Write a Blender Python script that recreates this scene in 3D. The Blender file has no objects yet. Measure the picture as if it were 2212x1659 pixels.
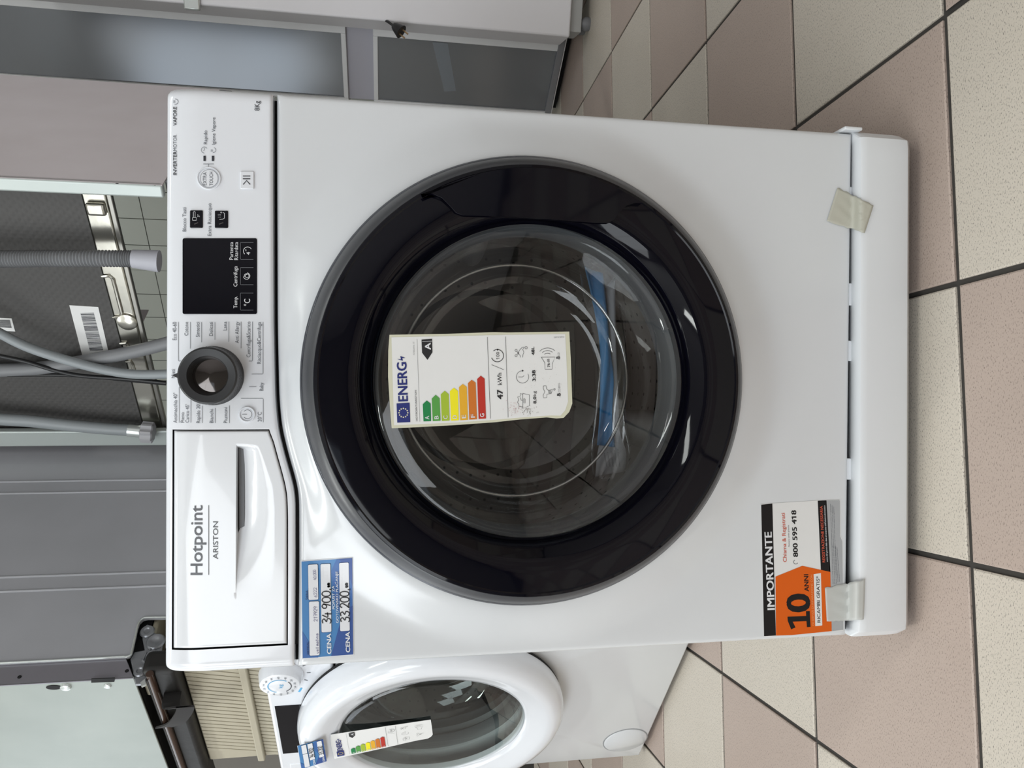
import bpy, bmesh, math, random
from mathutils import Vector, Matrix
random.seed(7)
scene = bpy.context.scene
COL = scene.collection
PI = math.pi

# ------------------------------------------------------------------ camera
FPX = 1575.08                     # focal length in pixels of the 2212 x 1659 frame
CAM = Vector((0.0067, -0.7836, 0.6263))
YAW, PITCH, ROLL = -0.0096, 0.1668, 0.0058
_f = Vector((math.sin(YAW)*math.cos(PITCH), math.cos(YAW)*math.cos(PITCH), -math.sin(PITCH)))
_r0 = Vector((math.cos(YAW), -math.sin(YAW), 0)); _u0 = _r0.cross(_f)
_r = _r0*math.cos(ROLL) + _u0*math.sin(ROLL)
_u = -_r0*math.sin(ROLL) + _u0*math.cos(ROLL)
cam_data = bpy.data.cameras.new('camera'); cam = bpy.data.objects.new('camera', cam_data); COL.objects.link(cam)
cx_, cy_, cz_ = -_u, _r, -_f       # the phone was held sideways: the picture's left is the room's up
cam.matrix_world = Matrix(((cx_.x, cy_.x, cz_.x, CAM.x), (cx_.y, cy_.y, cz_.y, CAM.y), (cx_.z, cy_.z, cz_.z, CAM.z), (0, 0, 0, 1)))
cam_data.sensor_fit = 'HORIZONTAL'; cam_data.sensor_width = 36.0; cam_data.lens = FPX/2212*36.0
cam_data.clip_start = 0.02; cam_data.clip_end = 60
scene.camera = cam

# ------------------------------------------------------------------ light
vs = scene.view_settings
vs.view_transform = 'Standard'; vs.look = 'None'; vs.gamma = 1.0; vs.use_curve_mapping = False
vs.exposure = -1.05
cy = scene.cycles; cy.max_bounces = 7; cy.diffuse_bounces = 3; cy.glossy_bounces = 4; cy.transmission_bounces = 4; cy.transparent_max_bounces = 10
cy.caustics_reflective = False; cy.caustics_refractive = False
world = bpy.data.worlds.new('sky'); scene.world = world; world.use_nodes = True
bg = world.node_tree.nodes['Background']; bg.inputs[0].default_value = (0.80, 0.90, 1.0, 1); bg.inputs[1].default_value = 2.0
ANG = math.radians(-37.4)          # the shop's walls stand at this angle to the washing machine
E1 = Vector((math.cos(ANG), math.sin(ANG), 0)); E2 = Vector((-math.sin(ANG), math.cos(ANG), 0))
W_BACK, W_FRONT, W_LEFT, W_RIGHT, H_CEIL = 3.05, -3.3, -3.1, 3.0, 3.0
def room(a, b, z=0.0): return E1*a + E2*b + Vector((0, 0, z))
def area_light(name, loc, direction, sx, sy, power, color=(1, 1, 1)):
    d = bpy.data.lights.new(name, 'AREA'); d.shape = 'RECTANGLE'; d.size = sx; d.size_y = sy; d.energy = power; d.color = color
    o = bpy.data.objects.new(name, d); COL.objects.link(o); o.location = loc
    o.rotation_euler = Vector(direction).to_track_quat('-Z', 'Z').to_euler()
    return o
WIN_FRONT = [(-2.2, 1.4), (-0.55, 1.5), (1.1, 1.5)]          # centres along the wall, widths
WIN_LEFT = [(-1.9, 1.3), (-0.35, 1.3)]
for c, w in WIN_FRONT: area_light('daylight_front', room(c, W_FRONT+0.06, 1.95), E2, w, 1.3, 52, (0.93, 0.97, 1.0))
for c, w in WIN_LEFT: area_light('daylight_left', room(W_LEFT+0.06, c, 1.95), E1, w, 1.3, 13, (0.93, 0.97, 1.0))

FILL_LAMPS = [(-1.3, -0.9), (0.1, -1.7), (1.5, -0.1)]                                # unseen fill lamps added to brighten the background: places in the room's own axes
# ------------------------------------------------------------------ pixels to places
def ray(px, py):
    return _f + _r*((1659-py) - 829.5)/FPX - _u*(px - 1106)/FPX
def on_plane(px, py, P, N):
    d = ray(px, py); return CAM + d*((P - CAM).dot(N)/d.dot(N))
def on_y(px, py, Y=0.0): return on_plane(px, py, Vector((0, Y, 0)), Vector((0, 1, 0)))
def on_floor(px, py, Z=0.0): return on_plane(px, py, Vector((0, 0, Z)), Vector((0, 0, 1)))

# ------------------------------------------------------------------ materials
MATS = {}
def mat(name, col=(.8, .8, .8), rough=.5, metal=0.0, coat=0.0, coat_rough=.05, spec=.5, bump=None, vary=None, alpha=1.0, sub=None):
    if name in MATS: return MATS[name]
    m = bpy.data.materials.new(name); m.use_nodes = True; nt = m.node_tree; b = nt.nodes['Principled BSDF']
    b.inputs['Base Color'].default_value = (*col, 1); b.inputs['Roughness'].default_value = rough; b.inputs['Metallic'].default_value = metal
    b.inputs['Coat Weight'].default_value = coat; b.inputs['Coat Roughness'].default_value = coat_rough
    b.inputs['Specular IOR Level'].default_value = spec; b.inputs['Alpha'].default_value = alpha
    tc = None
    if bump or vary: tc = nt.nodes.new('ShaderNodeTexCoord')
    if bump:
        sc, st, det = bump
        n = nt.nodes.new('ShaderNodeTexNoise'); n.inputs['Scale'].default_value = sc; n.inputs['Detail'].default_value = det
        bp = nt.nodes.new('ShaderNodeBump'); bp.inputs['Strength'].default_value = st; bp.inputs['Distance'].default_value = .002
        nt.links.new(tc.outputs['Object'], n.inputs['Vector']); nt.links.new(n.outputs['Fac'], bp.inputs['Height']); nt.links.new(bp.outputs['Normal'], b.inputs['Normal'])
    if vary:
        sc, c2, lo, hi = vary
        n = nt.nodes.new('ShaderNodeTexNoise'); n.inputs['Scale'].default_value = sc; n.inputs['Detail'].default_value = 5
        rp = nt.nodes.new('ShaderNodeValToRGB'); rp.color_ramp.elements[0].position = lo; rp.color_ramp.elements[1].position = hi
        rp.color_ramp.elements[0].color = (*col, 1); rp.color_ramp.elements[1].color = (*c2, 1)
        nt.links.new(tc.outputs['Object'], n.inputs['Vector']); nt.links.new(n.outputs['Fac'], rp.inputs['Fac']); nt.links.new(rp.outputs['Color'], b.inputs['Base Color'])
    MATS[name] = m
    return m
def glass_mat(name, tint=(.93, .95, .95), rough=.01, f0=.05, power=4.0):
    m = bpy.data.materials.new(name); m.use_nodes = True; nt = m.node_tree; nt.nodes.clear()
    out = nt.nodes.new('ShaderNodeOutputMaterial'); mix = nt.nodes.new('ShaderNodeMixShader')
    tr = nt.nodes.new('ShaderNodeBsdfTransparent'); tr.inputs[0].default_value = (*tint, 1)
    gl = nt.nodes.new('ShaderNodeBsdfGlossy'); gl.inputs['Roughness'].default_value = rough; gl.inputs['Color'].default_value = (1, 1, 1, 1)
    lw = nt.nodes.new('ShaderNodeLayerWeight'); lw.inputs[0].default_value = .5
    pw = nt.nodes.new('ShaderNodeMath'); pw.operation = 'POWER'; pw.inputs[1].default_value = power
    ma = nt.nodes.new('ShaderNodeMath'); ma.operation = 'MULTIPLY_ADD'; ma.inputs[1].default_value = 1-f0; ma.inputs[2].default_value = f0
    nt.links.new(lw.outputs['Facing'], pw.inputs[0]); nt.links.new(pw.outputs[0], ma.inputs[0]); nt.links.new(ma.outputs[0], mix.inputs[0])
    nt.links.new(tr.outputs[0], mix.inputs[1]); nt.links.new(gl.outputs[0], mix.inputs[2]); nt.links.new(mix.outputs[0], out.inputs[0])
    MATS[name] = m
    return m
def tile_mat(name, col, fleck, col2):
    m = bpy.data.materials.new(name); m.use_nodes = True; nt = m.node_tree; b = nt.nodes['Principled BSDF']
    tc = nt.nodes.new('ShaderNodeTexCoord'); geo = nt.nodes.new('ShaderNodeNewGeometry')
    mp = nt.nodes.new('ShaderNodeMapping'); mp.inputs['Rotation'].default_value = (0, 0, .6); mp.inputs['Scale'].default_value = (360, 860, 600)
    n1 = nt.nodes.new('ShaderNodeTexNoise'); n1.inputs['Scale'].default_value = 1.0; n1.inputs['Detail'].default_value = 2
    n2 = nt.nodes.new('ShaderNodeTexNoise'); n2.inputs['Scale'].default_value = 9; n2.inputs['Detail'].default_value = 4
    r1 = nt.nodes.new('ShaderNodeValToRGB'); r1.color_ramp.elements[0].position = .56; r1.color_ramp.elements[1].position = .70
    r1.color_ramp.elements[0].color = (0, 0, 0, 1); r1.color_ramp.elements[1].color = (1, 1, 1, 1)
    mxa = nt.nodes.new('ShaderNodeMix'); mxa.data_type = 'RGBA'; mxa.inputs[6].default_value = (*col, 1); mxa.inputs[7].default_value = (*col2, 1)
    mxb = nt.nodes.new('ShaderNodeMix'); mxb.data_type = 'RGBA'; mxb.inputs[7].default_value = (*fleck, 1)
    nt.links.new(geo.outputs['Position'], mp.inputs['Vector']); nt.links.new(mp.outputs[0], n1.inputs['Vector']); nt.links.new(geo.outputs['Position'], n2.inputs['Vector'])
    nt.links.new(n1.outputs['Fac'], r1.inputs['Fac']); nt.links.new(n2.outputs['Fac'], mxa.inputs[0]); nt.links.new(mxa.outputs[2], mxb.inputs[6])
    nt.links.new(r1.outputs['Color'], mxb.inputs[0]); nt.links.new(mxb.outputs[2], b.inputs['Base Color'])
    bp = nt.nodes.new('ShaderNodeBump'); bp.inputs['Strength'].default_value = .25; bp.inputs['Distance'].default_value = .0006
    nt.links.new(n1.outputs['Fac'], bp.inputs['Height']); nt.links.new(bp.outputs['Normal'], b.inputs['Normal'])
    b.inputs['Roughness'].default_value = .42; b.inputs['Specular IOR Level'].default_value = .4
    MATS[name] = m
    return m
def quilt_mat(name, col, scale):
    m = mat(name, col, .75); nt = m.node_tree; b = nt.nodes['Principled BSDF']
    tc = nt.nodes.new('ShaderNodeTexCoord'); mp = nt.nodes.new('ShaderNodeMapping'); mp.inputs['Rotation'].default_value = (0, PI/4, 0)
    nt.links.new(tc.outputs['Object'], mp.inputs['Vector'])
    outs = []
    for d in ('X', 'Z'):
        w = nt.nodes.new('ShaderNodeTexWave'); w.bands_direction = d; w.inputs['Scale'].default_value = scale; w.inputs['Distortion'].default_value = 1.0
        nt.links.new(mp.outputs[0], w.inputs['Vector']); outs.append(w)
    mu = nt.nodes.new('ShaderNodeMath'); mu.operation = 'MULTIPLY'
    nt.links.new(outs[0].outputs['Fac'], mu.inputs[0]); nt.links.new(outs[1].outputs['Fac'], mu.inputs[1])
    bp = nt.nodes.new('ShaderNodeBump'); bp.inputs['Strength'].default_value = .22; bp.inputs['Distance'].default_value = .006
    nt.links.new(mu.outputs[0], bp.inputs['Height']); nt.links.new(bp.outputs['Normal'], b.inputs['Normal'])
    return m

M_ENAMEL = mat('white_enamel', (.70, .72, .74), .25, coat=.8, coat_rough=.16, bump=(900, .015, 1))
M_PANEL = mat('white_panel_plastic', (.80, .82, .86), .16, coat=.5, coat_rough=.04)
M_DRAWER = mat('white_drawer_plastic', (.81, .83, .86), .13, coat=.5, coat_rough=.03)
M_KICK = mat('white_kick_plastic', (.78, .80, .82), .38)
M_DARK = mat('dark_void', (.006, .006, .007), .8)
M_BLACK = mat('gloss_black', (.002, .002, .005), .05, spec=.24)
M_ANTH = mat('anthracite_satin', (.060, .062, .068), .34, spec=.5, bump=(600, .03, 2))
M_ANTH2 = mat('anthracite_chrome_edge', (.10, .105, .12), .16, metal=.7)
M_KNOB = mat('knob_black', (.022, .023, .025), .38, bump=(1500, .05, 2))
M_MIRROR = mat('dark_mirror', (.10, .09, .085), .06, metal=.9)
M_INK = mat('grey_ink', (.10, .11, .13), .5)
M_INKD = mat('dark_ink', (.03, .032, .04), .5)
M_WINK = mat('white_ink', (.75, .76, .78), .5)
M_PAPER = mat('white_paper', (.80, .80, .79), .55, bump=(60, .12, 3))
M_CREAM = mat('cream_backing_paper', (.66, .65, .50), .6)
M_GASKET = mat('grey_rubber', (.075, .08, .088), .45)
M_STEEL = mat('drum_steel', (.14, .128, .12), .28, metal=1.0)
M_GREYPL = mat('grey_plastic', (.20, .20, .21), .5)
M_GLASS = glass_mat('door_glass', (.96, .97, .97), .005, .035, 4.0)
M_BOWL = glass_mat('bowl_glass', (.96, .97, .97), .02, .045, 2.6)
M_FILM = glass_mat('clear_film', (.97, .97, .98), .08, .05, 2.5)
M_TAPE = mat('masking_tape', (.62, .61, .52), .55, alpha=.82, bump=(90, .2, 3))
M_TAPE2 = mat('clear_tape', (.70, .71, .68), .35, alpha=.68, bump=(70, .25, 3))

# ------------------------------------------------------------------ mesh helpers
class MB:
    def __init__(s): s.v = []; s.f = []; s.mi = []
    def add(s, vs_, fs_, k=0):
        o = len(s.v); s.v += [Vector(p) for p in vs_]
        for f in fs_: s.f.append([i+o for i in f]); s.mi.append(k)
    def box(s, lo, hi, k=0):
        x0, y0, z0 = lo; x1, y1, z1 = hi
        s.add([(x0, y0, z0), (x1, y0, z0), (x1, y1, z0), (x0, y1, z0), (x0, y0, z1), (x1, y0, z1), (x1, y1, z1), (x0, y1, z1)],
              [(3, 2, 1, 0), (4, 5, 6, 7), (0, 1, 5, 4), (1, 2, 6, 5), (2, 3, 7, 6), (3, 0, 4, 7)], k)
    def prism(s, pts, off, k=0):                      # a planar outline given thickness by an offset vector
        n = len(pts); off = Vector(off); pts = [Vector(p) for p in pts]
        s.add(pts + [p+off for p in pts], [list(range(n)), list(range(2*n-1, n-1, -1))] + [[(i+1) % n, i, n+i, n+(i+1) % n] for i in range(n)], k)
    def poly(s, pts, k=0): s.add(pts, [list(range(len(pts)))], k)
    def grid(s, fn, nu, nv, k=0, wrap=False):
        vs_ = [fn(i/nu, j/nv) for j in range(nv+1) for i in range(nu+1)]
        s.add(vs_, [[j*(nu+1)+i, j*(nu+1)+i+1, (j+1)*(nu+1)+i+1, (j+1)*(nu+1)+i] for j in range(nv) for i in range(nu)], k)
    def lathe(s, prof, c=(0, 0), n=96, k=0, a0=0.0, a1=2*PI, axis='Y', o=0.0):
        full = abs(a1-a0-2*PI) < 1e-6; m = n if full else n+1; vs_ = []
        for r, y in prof:
            for i in range(m):
                a = a0+(a1-a0)*i/n
                if axis == 'Y': vs_.append((c[0]+r*math.cos(a), y, c[1]+r*math.sin(a)))
                else: vs_.append((c[0]+r*math.cos(a), c[1]+r*math.sin(a), y))
        fs_ = []
        for j in range(len(prof)-1):
            for i in range(n):
                i2 = (i+1) % m
                fs_.append([j*m+i, j*m+i2, (j+1)*m+i2, (j+1)*m+i])
        s.add(vs_, fs_, k)
    def tube(s, pts, r, n=10, k=0, caps=True, ribs=None):
        pts = [Vector(p) for p in pts]; vs_ = []; up = None
        for i, p in enumerate(pts):
            t = (pts[min(i+1, len(pts)-1)] - pts[max(i-1, 0)]).normalized()
            if up is None: up = t.orthogonal().normalized()
            up = (up - t*up.dot(t)).normalized(); sd = t.cross(up)
            rr = r(i/(len(pts)-1)) if callable(r) else r
            if ribs: rr *= ribs[i % len(ribs)]
            for q in range(n):
                a = 2*PI*q/n; vs_.append(p + up*math.cos(a)*rr + sd*math.sin(a)*rr)
        fs_ = [[i*n+q, i*n+(q+1) % n, (i+1)*n+(q+1) % n, (i+1)*n+q] for i in range(len(pts)-1) for q in range(n)]
        if caps: fs_ += [list(range(n-1, -1, -1)), list(range((len(pts)-1)*n, len(pts)*n))]
        s.add(vs_, fs_, k)
    def build(s, name, m, parent=None, smooth=40, bevel=0.0, fix=True, xf=None, seg=2, label=None):
        me = bpy.data.meshes.new(name)
        vs_ = [xf @ p for p in s.v] if xf else s.v
        me.from_pydata([tuple(p) for p in vs_], [], s.f); me.update()
        ms = m if isinstance(m, (list, tuple)) else [m]
        for q in ms: me.materials.append(q)
        if len(ms) > 1: me.polygons.foreach_set('material_index', s.mi)
        if fix:
            bm = bmesh.new(); bm.from_mesh(me); bmesh.ops.remove_doubles(bm, verts=bm.verts, dist=1e-6)
            bmesh.ops.recalc_face_normals(bm, faces=bm.faces); bm.to_mesh(me); bm.free()
        if smooth:
            me.shade_smooth(); me.set_sharp_from_angle(angle=math.radians(smooth))
        o = bpy.data.objects.new(name, me); COL.objects.link(o)
        if parent: o.parent = parent
        if bevel:
            b = o.modifiers.new('bevel', 'BEVEL'); b.width = bevel; b.segments = seg; b.limit_method = 'ANGLE'; b.angle_limit = math.radians(35)
            b.harden_normals = False
        if label: o['label'] = label
        return o
def thing(name, label, cat, loc=(0, 0, 0), rz=0.0, group=None):
    o = bpy.data.objects.new(name, None); COL.objects.link(o); o.location = loc; o.rotation_euler = (0, 0, rz)
    o['label'] = label; o['category'] = cat
    if group: o['group'] = group
    o.empty_display_size = .1
    return o
def tag(o, label, cat, group=None):
    o['label'] = label; o['category'] = cat
    if group: o['group'] = group
    return o
def structure(o, label=None):
    o['kind'] = 'structure'
    if label: o['label'] = label
    return o
def catmull(pts, n=8):
    pts = [Vector(p) for p in pts]; P = [pts[0]*2-pts[1]] + pts + [pts[-1]*2-pts[-2]]; out = []
    for i in range(1, len(P)-2):
        for k in range(n):
            t = k/n; a, b, c, d = P[i-1:i+3]
            out.append(.5*((2*b) + (c-a)*t + (2*a-5*b+4*c-d)*t*t + (3*b-a-3*c+d)*t**3))
    out.append(pts[-1]); return out
def sstep(t): t = max(0, min(1, t)); return t*t*(3-2*t)
def interp(x, tab):
    if x <= tab[0][0]: return tab[0][1]
    for (a, b), (c, d) in zip(tab, tab[1:]):
        if x <= c: return b + (d-b)*sstep((x-a)/(c-a))
    return tab[-1][1]
def lerp_tab(x, tab):
    if x <= tab[0][0]: return tab[0][1]
    for (a, b), (c, d) in zip(tab, tab[1:]):
        if x <= c: return b + (d-b)*(x-a)/(c-a)
    return tab[-1][1]

# ---- lettering and flat print, laid on a surface through a mapping from pixel to point
_FONT = {}
def glyphs(s, bold, plain=False):
    key = (s, bold, plain)
    if key in _FONT: return _FONT[key]
    c = bpy.data.curves.new('lettering', 'FONT'); c.body = s; c.size = 1.0; c.resolution_u = 3; c.offset = bold; c.fill_mode = 'FRONT'
    o = bpy.data.objects.new('lettering', c); COL.objects.link(o)
    dg = bpy.context.evaluated_depsgraph_get(); dg.update()
    me = bpy.data.meshes.new_from_object(o.evaluated_get(dg))
    vs_ = [(p.co.x, p.co.y) for p in me.vertices]; fs_ = [list(f.vertices) for f in me.polygons]
    bpy.data.objects.remove(o); bpy.data.curves.remove(c); bpy.data.meshes.remove(me)
    if '1' in s and not plain:
        one, _ = glyphs('1', bold, True); w1 = max(p[0] for p in one)-min(p[0] for p in one)
        for i, ch in enumerate(s):
            if ch != '1': continue
            xr_ = max(p[0] for p in glyphs(s[:i+1], bold, True)[0])
            l_, t_ = xr_-w1, max(p[1] for p in one); k_ = len(vs_); b_ = w1*.95
            vs_ += [(l_+.001, t_), (l_+.001, t_-b_*1.15), (l_-.20, t_-.12-b_*1.0), (l_-.20, t_-.12)]; fs_.append([k_, k_+3, k_+2, k_+1])
    _FONT[key] = (vs_, fs_); return _FONT[key]
_capv, _ = glyphs('H', 0.0)
CAP = max(p[1] for p in _capv) - min(p[1] for p in _capv)
STROKES = {
 '0': [[(.5, 1), (.15, .85), (.02, .5), (.15, .12), (.5, 0), (.85, .12), (.98, .5), (.85, .85), (.5, 1)]],
 '1': [[(.3, .75), (.6, 1), (.6, 0)]],
 '2': [[(.05, .78), (.3, 1), (.75, .95), (.85, .7), (.5, .35), (.02, .02), (.4, .1), (1, .0)]],
 '3': [[(.05, .95), (.6, 1), (.85, .78), (.35, .52), (.9, .4), (.8, .08), (.35, 0), (.0, .12)]],
 '4': [[(.45, 1), (.05, .38), (.95, .4)], [(.7, .7), (.65, -.08)]],
 '6': [[(.75, 1), (.25, .65), (.05, .25), (.35, 0), (.8, .1), (.85, .4), (.5, .5), (.12, .3)]],
 '7': [[(.05, .95), (.9, 1), (.45, 0)], [(.25, .5), (.75, .55)]],
 '9': [[(.85, .85), (.5, 1), (.1, .85), (.12, .55), (.5, .48), (.85, .7), (.85, .9), (.75, .4), (.55, 0)]],
 '.': [[(.4, .02), (.55, .02)]], ',': [[(.5, .1), (.35, -.2)]],
 'v': [[(0, .6), (.4, 0), (.9, .7)]], 'e': [[(.1, .35), (.8, .4), (.6, .7), (.15, .45), (.3, .05), (.85, .15)]],
 's': [[(.8, .6), (.3, .65), (.4, .35), (.75, .2), (.2, 0)], [(.3, .9), (.5, .8), (.7, .95)]],
 'm': [[(.05, 0), (.05, .6), (.3, .6), (.45, 0), (.5, .6), (.8, .6), (.95, 0)]], 'a': [[(.8, .6), (.3, .6), (.1, .2), (.5, 0), (.8, .6), (.9, 0)]],
 'i': [[(.5, .6), (.5, 0)]], 'n': [[(.1, 0), (.1, .6), (.6, .6), (.8, 0)]], '#': [[(.1, .5), (.3, .85), (.5, .4), (.25, .3), (.6, .8), (.9, .5), (.6, .25), (.55, .6), (.8, .8)]], ' ': []}
class Print:
    def __init__(s, parent, mapf, cut=0): s.p = parent; s.map = mapf; s.acc = {}; s.cut = cut
    def mb(s, m, nm): return s.acc.setdefault((m.name, nm), (m, nm, MB()))[2]
    def text(s, st, p0, p1, h, m, bold=0.0, lift=0, nm='lettering', italic=0.0):
        vs_, fs_ = glyphs(st, min(bold, 0.0))
        if not vs_: return
        if bold > 0:                               # heavier weight: copies shifted a little each way
            b_ = bold*.85; V, F = [], []; n0 = len(vs_)
            for ox, oy in ((b_, b_*.5), (-b_, -b_*.5), (b_, -b_*.5), (-b_, b_*.5)):
                k_ = len(V); V += [(x+ox, y+oy) for x, y in vs_]; F += [[i+k_ for i in f] for f in fs_]
            vs_, fs_ = V, F
        else: n0 = 1 << 30
        x0 = min(p[0] for p in vs_); x1 = max(p[0] for p in vs_)
        dx, dy = p1[0]-p0[0], p1[1]-p0[1]; L = math.hypot(dx, dy); ux, uy = dy/L, -dx/L
        out = []
        for i_, (x, y) in enumerate(vs_):
            a = (x-x0)/(x1-x0) + italic*y*h/L; b = y/CAP*h
            out.append(s.map(p0[0]+dx*a+ux*b, p0[1]+dy*a+uy*b, lift + .10*(i_//n0)))
        s.mb(m, nm).add(out, fs_)
    def poly(s, pts, m, lift=0, nm='print'):
        if not s.cut: s.mb(m, nm).poly([s.map(x, y, lift) for x, y in pts]); return
        bm = bmesh.new(); bm.faces.new([bm.verts.new((x, y, 0)) for x, y in pts])
        for ax in (0, 1):
            lo = min(p[ax] for p in pts); hi = max(p[ax] for p in pts); q = lo+s.cut
            while q < hi-1:
                co = [0, 0, 0]; co[ax] = q; no = [0, 0, 0]; no[ax] = 1
                bmesh.ops.bisect_plane(bm, geom=bm.verts[:]+bm.edges[:]+bm.faces[:], plane_co=co, plane_no=no); q += s.cut
        bm.verts.index_update()
        s.mb(m, nm).add([s.map(v.co.x, v.co.y, lift) for v in bm.verts], [[v.index for v in f.verts] for f in bm.faces]); bm.free()
    def line(s, pts, w, m, lift=0, nm='printed_lines', closed=False):
        mb = s.mb(m, nm); pts = list(pts)
        if closed: pts.append(pts[0])
        L_, R_ = [], []
        n = len(pts)
        for i, (x, y) in enumerate(pts):
            a = pts[i-1] if i > 0 else (pts[-2] if closed else pts[0]); b = pts[i+1] if i < n-1 else (pts[1] if closed else pts[-1])
            dx, dy = b[0]-a[0], b[1]-a[1]; l = math.hypot(dx, dy) or 1
            nx, ny = -dy/l*w/2, dx/l*w/2
            L_.append(s.map(x+nx, y+ny, lift)); R_.append(s.map(x-nx, y-ny, lift))
        mb.add(L_+R_, [[i, i+1, n+i+1, n+i] for i in range(n-1)])
    def arc(s, c, r, a0, a1, w, m, lift=0, n=28, nm='printed_lines'):
        s.line([(c[0]+r*math.cos(math.radians(a0+(a1-a0)*i/n)), c[1]+r*math.sin(math.radians(a0+(a1-a0)*i/n))) for i in range(n+1)], w, m, lift, nm)
    def disc(s, c, r, m, lift=0, n=12, nm='print'):
        s.poly([(c[0]+r*math.cos(2*PI*i/n), c[1]+r*math.sin(2*PI*i/n)) for i in range(n)], m, lift, nm)
    def hand(s, st, p0, p1, h, w, m, lift=0):
        dx, dy = p1[0]-p0[0], p1[1]-p0[1]; L = math.hypot(dx, dy); ux, uy = dy/L, -dx/L
        wid = [(.45 if ch in '.,i ' else 1.0) for ch in st]; tot = sum(wid); pos = 0
        for ch, wd in zip(st, wid):
            for stroke in STROKES.get(ch, []):
                pts = []
                for x, y in catmull([(a, b, 0) for a, b in stroke], 4) and [(q.x, q.y) for q in catmull([(a, b, 0) for a, b in stroke], 4)]:
                    a = (pos + wd*(.06+.88*x))/tot; b = y*h
                    pts.append((p0[0]+dx*a+ux*b, p0[1]+dy*a+uy*b))
                s.line(pts, w, m, lift, 'handwriting')
            pos += wd
    def done(s):
        for m, nm, mb in s.acc.values(): o = mb.build(nm, m, s.p, smooth=0, fix=False); o['kind'] = 'stuff'

# ------------------------------------------------------------------ the shop itself
M_GROUT = mat('floor_grout', (.05, .045, .04), .9)
M_PINK = tile_mat('pink_floor_tile', (.47, .375, .32), (.25, .195, .165), (.53, .425, .365))
M_BEIGE = tile_mat('beige_floor_tile', (.62, .555, .47), (.25, .22, .19), (.67, .605, .52))
M_WALL = mat('plaster_wall', (.42, .40, .37), .8)
M_CEIL = mat('ceiling_paint', (.78, .77, .74), .8)
M_WTILE = mat('grey_green_wall_tile', (.56, .59, .53), .22)
M_WGROUT = mat('wall_grout', (.10, .105, .09), .8)
M_FRAME = mat('window_frame_paint', (.55, .55, .55), .5)

mb = MB(); mb.prism([room(W_LEFT, W_FRONT, -.0035), room(W_RIGHT, W_FRONT, -.0035), room(W_RIGHT, W_BACK, -.0035), room(W_LEFT, W_BACK, -.0035)], (0, 0, -.1))
floor = structure(mb.build('floor', M_GROUT, smooth=0))
TS, TA, TG = .3110, .0787, Vector((.1156, -.0593, 0))      # tile pitch, turn and one joint crossing
tx = Vector((math.cos(TA), math.sin(TA), 0)); ty = Vector((-math.sin(TA), math.cos(TA), 0))
def tile_mesh(name, m):
    h = TS/2 - .0034; b = .0018; mb = MB(); zs = [(-.0035, h), (-b*.6, h), (0, h-b)]; vs_ = []
    for z, q in zs: vs_ += [(-q, -q, z), (q, -q, z), (q, q, z), (-q, q, z)]
    mb.add(vs_, [[a*4+i, a*4+(i+1) % 4, a*4+4+(i+1) % 4, a*4+4+i] for a in range(2) for i in range(4)] + [[8, 9, 10, 11]])
    o = mb.build(name, m, smooth=0); me = o.data; bpy.data.objects.remove(o); return me
tm = [tile_mesh('floor_tile', M_PINK), tile_mesh('floor_tile', M_BEIGE)]
rest = [MB(), MB()]; ntile = 0
def inside(p, mrg): return W_LEFT+mrg < p.dot(E1) < W_RIGHT-mrg and W_FRONT+mrg < p.dot(E2) < W_BACK-mrg
cells = []
for i in range(-16, 17):
    for j in range(-16, 17):
        c = TG + tx*(TS*(i+.5)) + ty*(TS*(j+.5))
        if inside(c, .22): cells.append(((c - CAM - Vector((0, 1.2, 0))).length, i, j, c))
cells.sort(key=lambda t: t[0])
for _, i, j, c in cells:
    k = (i+j) % 2
    d = c - CAM; zc = d.dot(_f)
    U = d.dot(_r)/zc*FPX if zc > .1 else 9e9
    if zc > .1 and abs(U) < 1250 and ntile < 290:
        o = bpy.data.objects.new('floor_tile', tm[k]); COL.objects.link(o); o.parent = floor; o.location = c; o.rotation_euler = (0, 0, TA); ntile += 1
    else:
        h = TS/2-.0038
        rest[k].poly([c-tx*h-ty*h, c+tx*h-ty*h, c+tx*h+ty*h, c-tx*h+ty*h])
for k in range(2):
    if rest[k].f:
        o = rest[k].build('floor_tiling', [M_PINK, M_BEIGE][k], floor, smooth=0); o['kind'] = 'stuff'

def wall(name, a, b, openings, outward, z0=-.0035, paint=None):
    """a wall from a to b on the floor with rectangular openings (s0, s1, z0, z1)"""
    L = (b-a).length; t = (b-a)/L; mb = MB(); xs = sorted({0, L, *[o[0] for o in openings], *[o[1] for o in openings]})
    for s0, s1 in zip(xs, xs[1:]):
        op = [o for o in openings if o[0] <= s0+1e-6 and o[1] >= s1-1e-6]
        spans = [(z0, H_CEIL)] if not op else [(z0, op[0][2]), (op[0][3], H_CEIL)]
        for q0, q1 in spans:
            mb.prism([a+t*s0+Vector((0, 0, q0)), a+t*s1+Vector((0, 0, q0)), a+t*s1+Vector((0, 0, q1)), a+t*s0+Vector((0, 0, q1))], outward*.12)
    return structure(mb.build(name, paint or M_WALL, smooth=0, fix=True))
wb = wall('wall_back', room(W_LEFT, W_BACK), room(W_RIGHT, W_BACK), [], E2)
wr = wall('wall_right', room(W_RIGHT, W_FRONT), room(W_RIGHT, W_BACK), [], E1, paint=mat('white_wall_paint', (.78, .75, .76), .8))  # unseen wall made paler to bounce light onto the sides facing it
wf = wall('wall_front', room(W_LEFT, W_FRONT), room(W_RIGHT, W_FRONT), [(c-w/2-W_LEFT, c+w/2-W_LEFT, 1.3, 2.6) for c, w in WIN_FRONT], -E2)
wl = wall('wall_left', room(W_LEFT, W_FRONT), room(W_LEFT, W_BACK), [(c-w/2-W_FRONT, c+w/2-W_FRONT, 1.3, 2.6) for c, w in WIN_LEFT], -E1)
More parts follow.
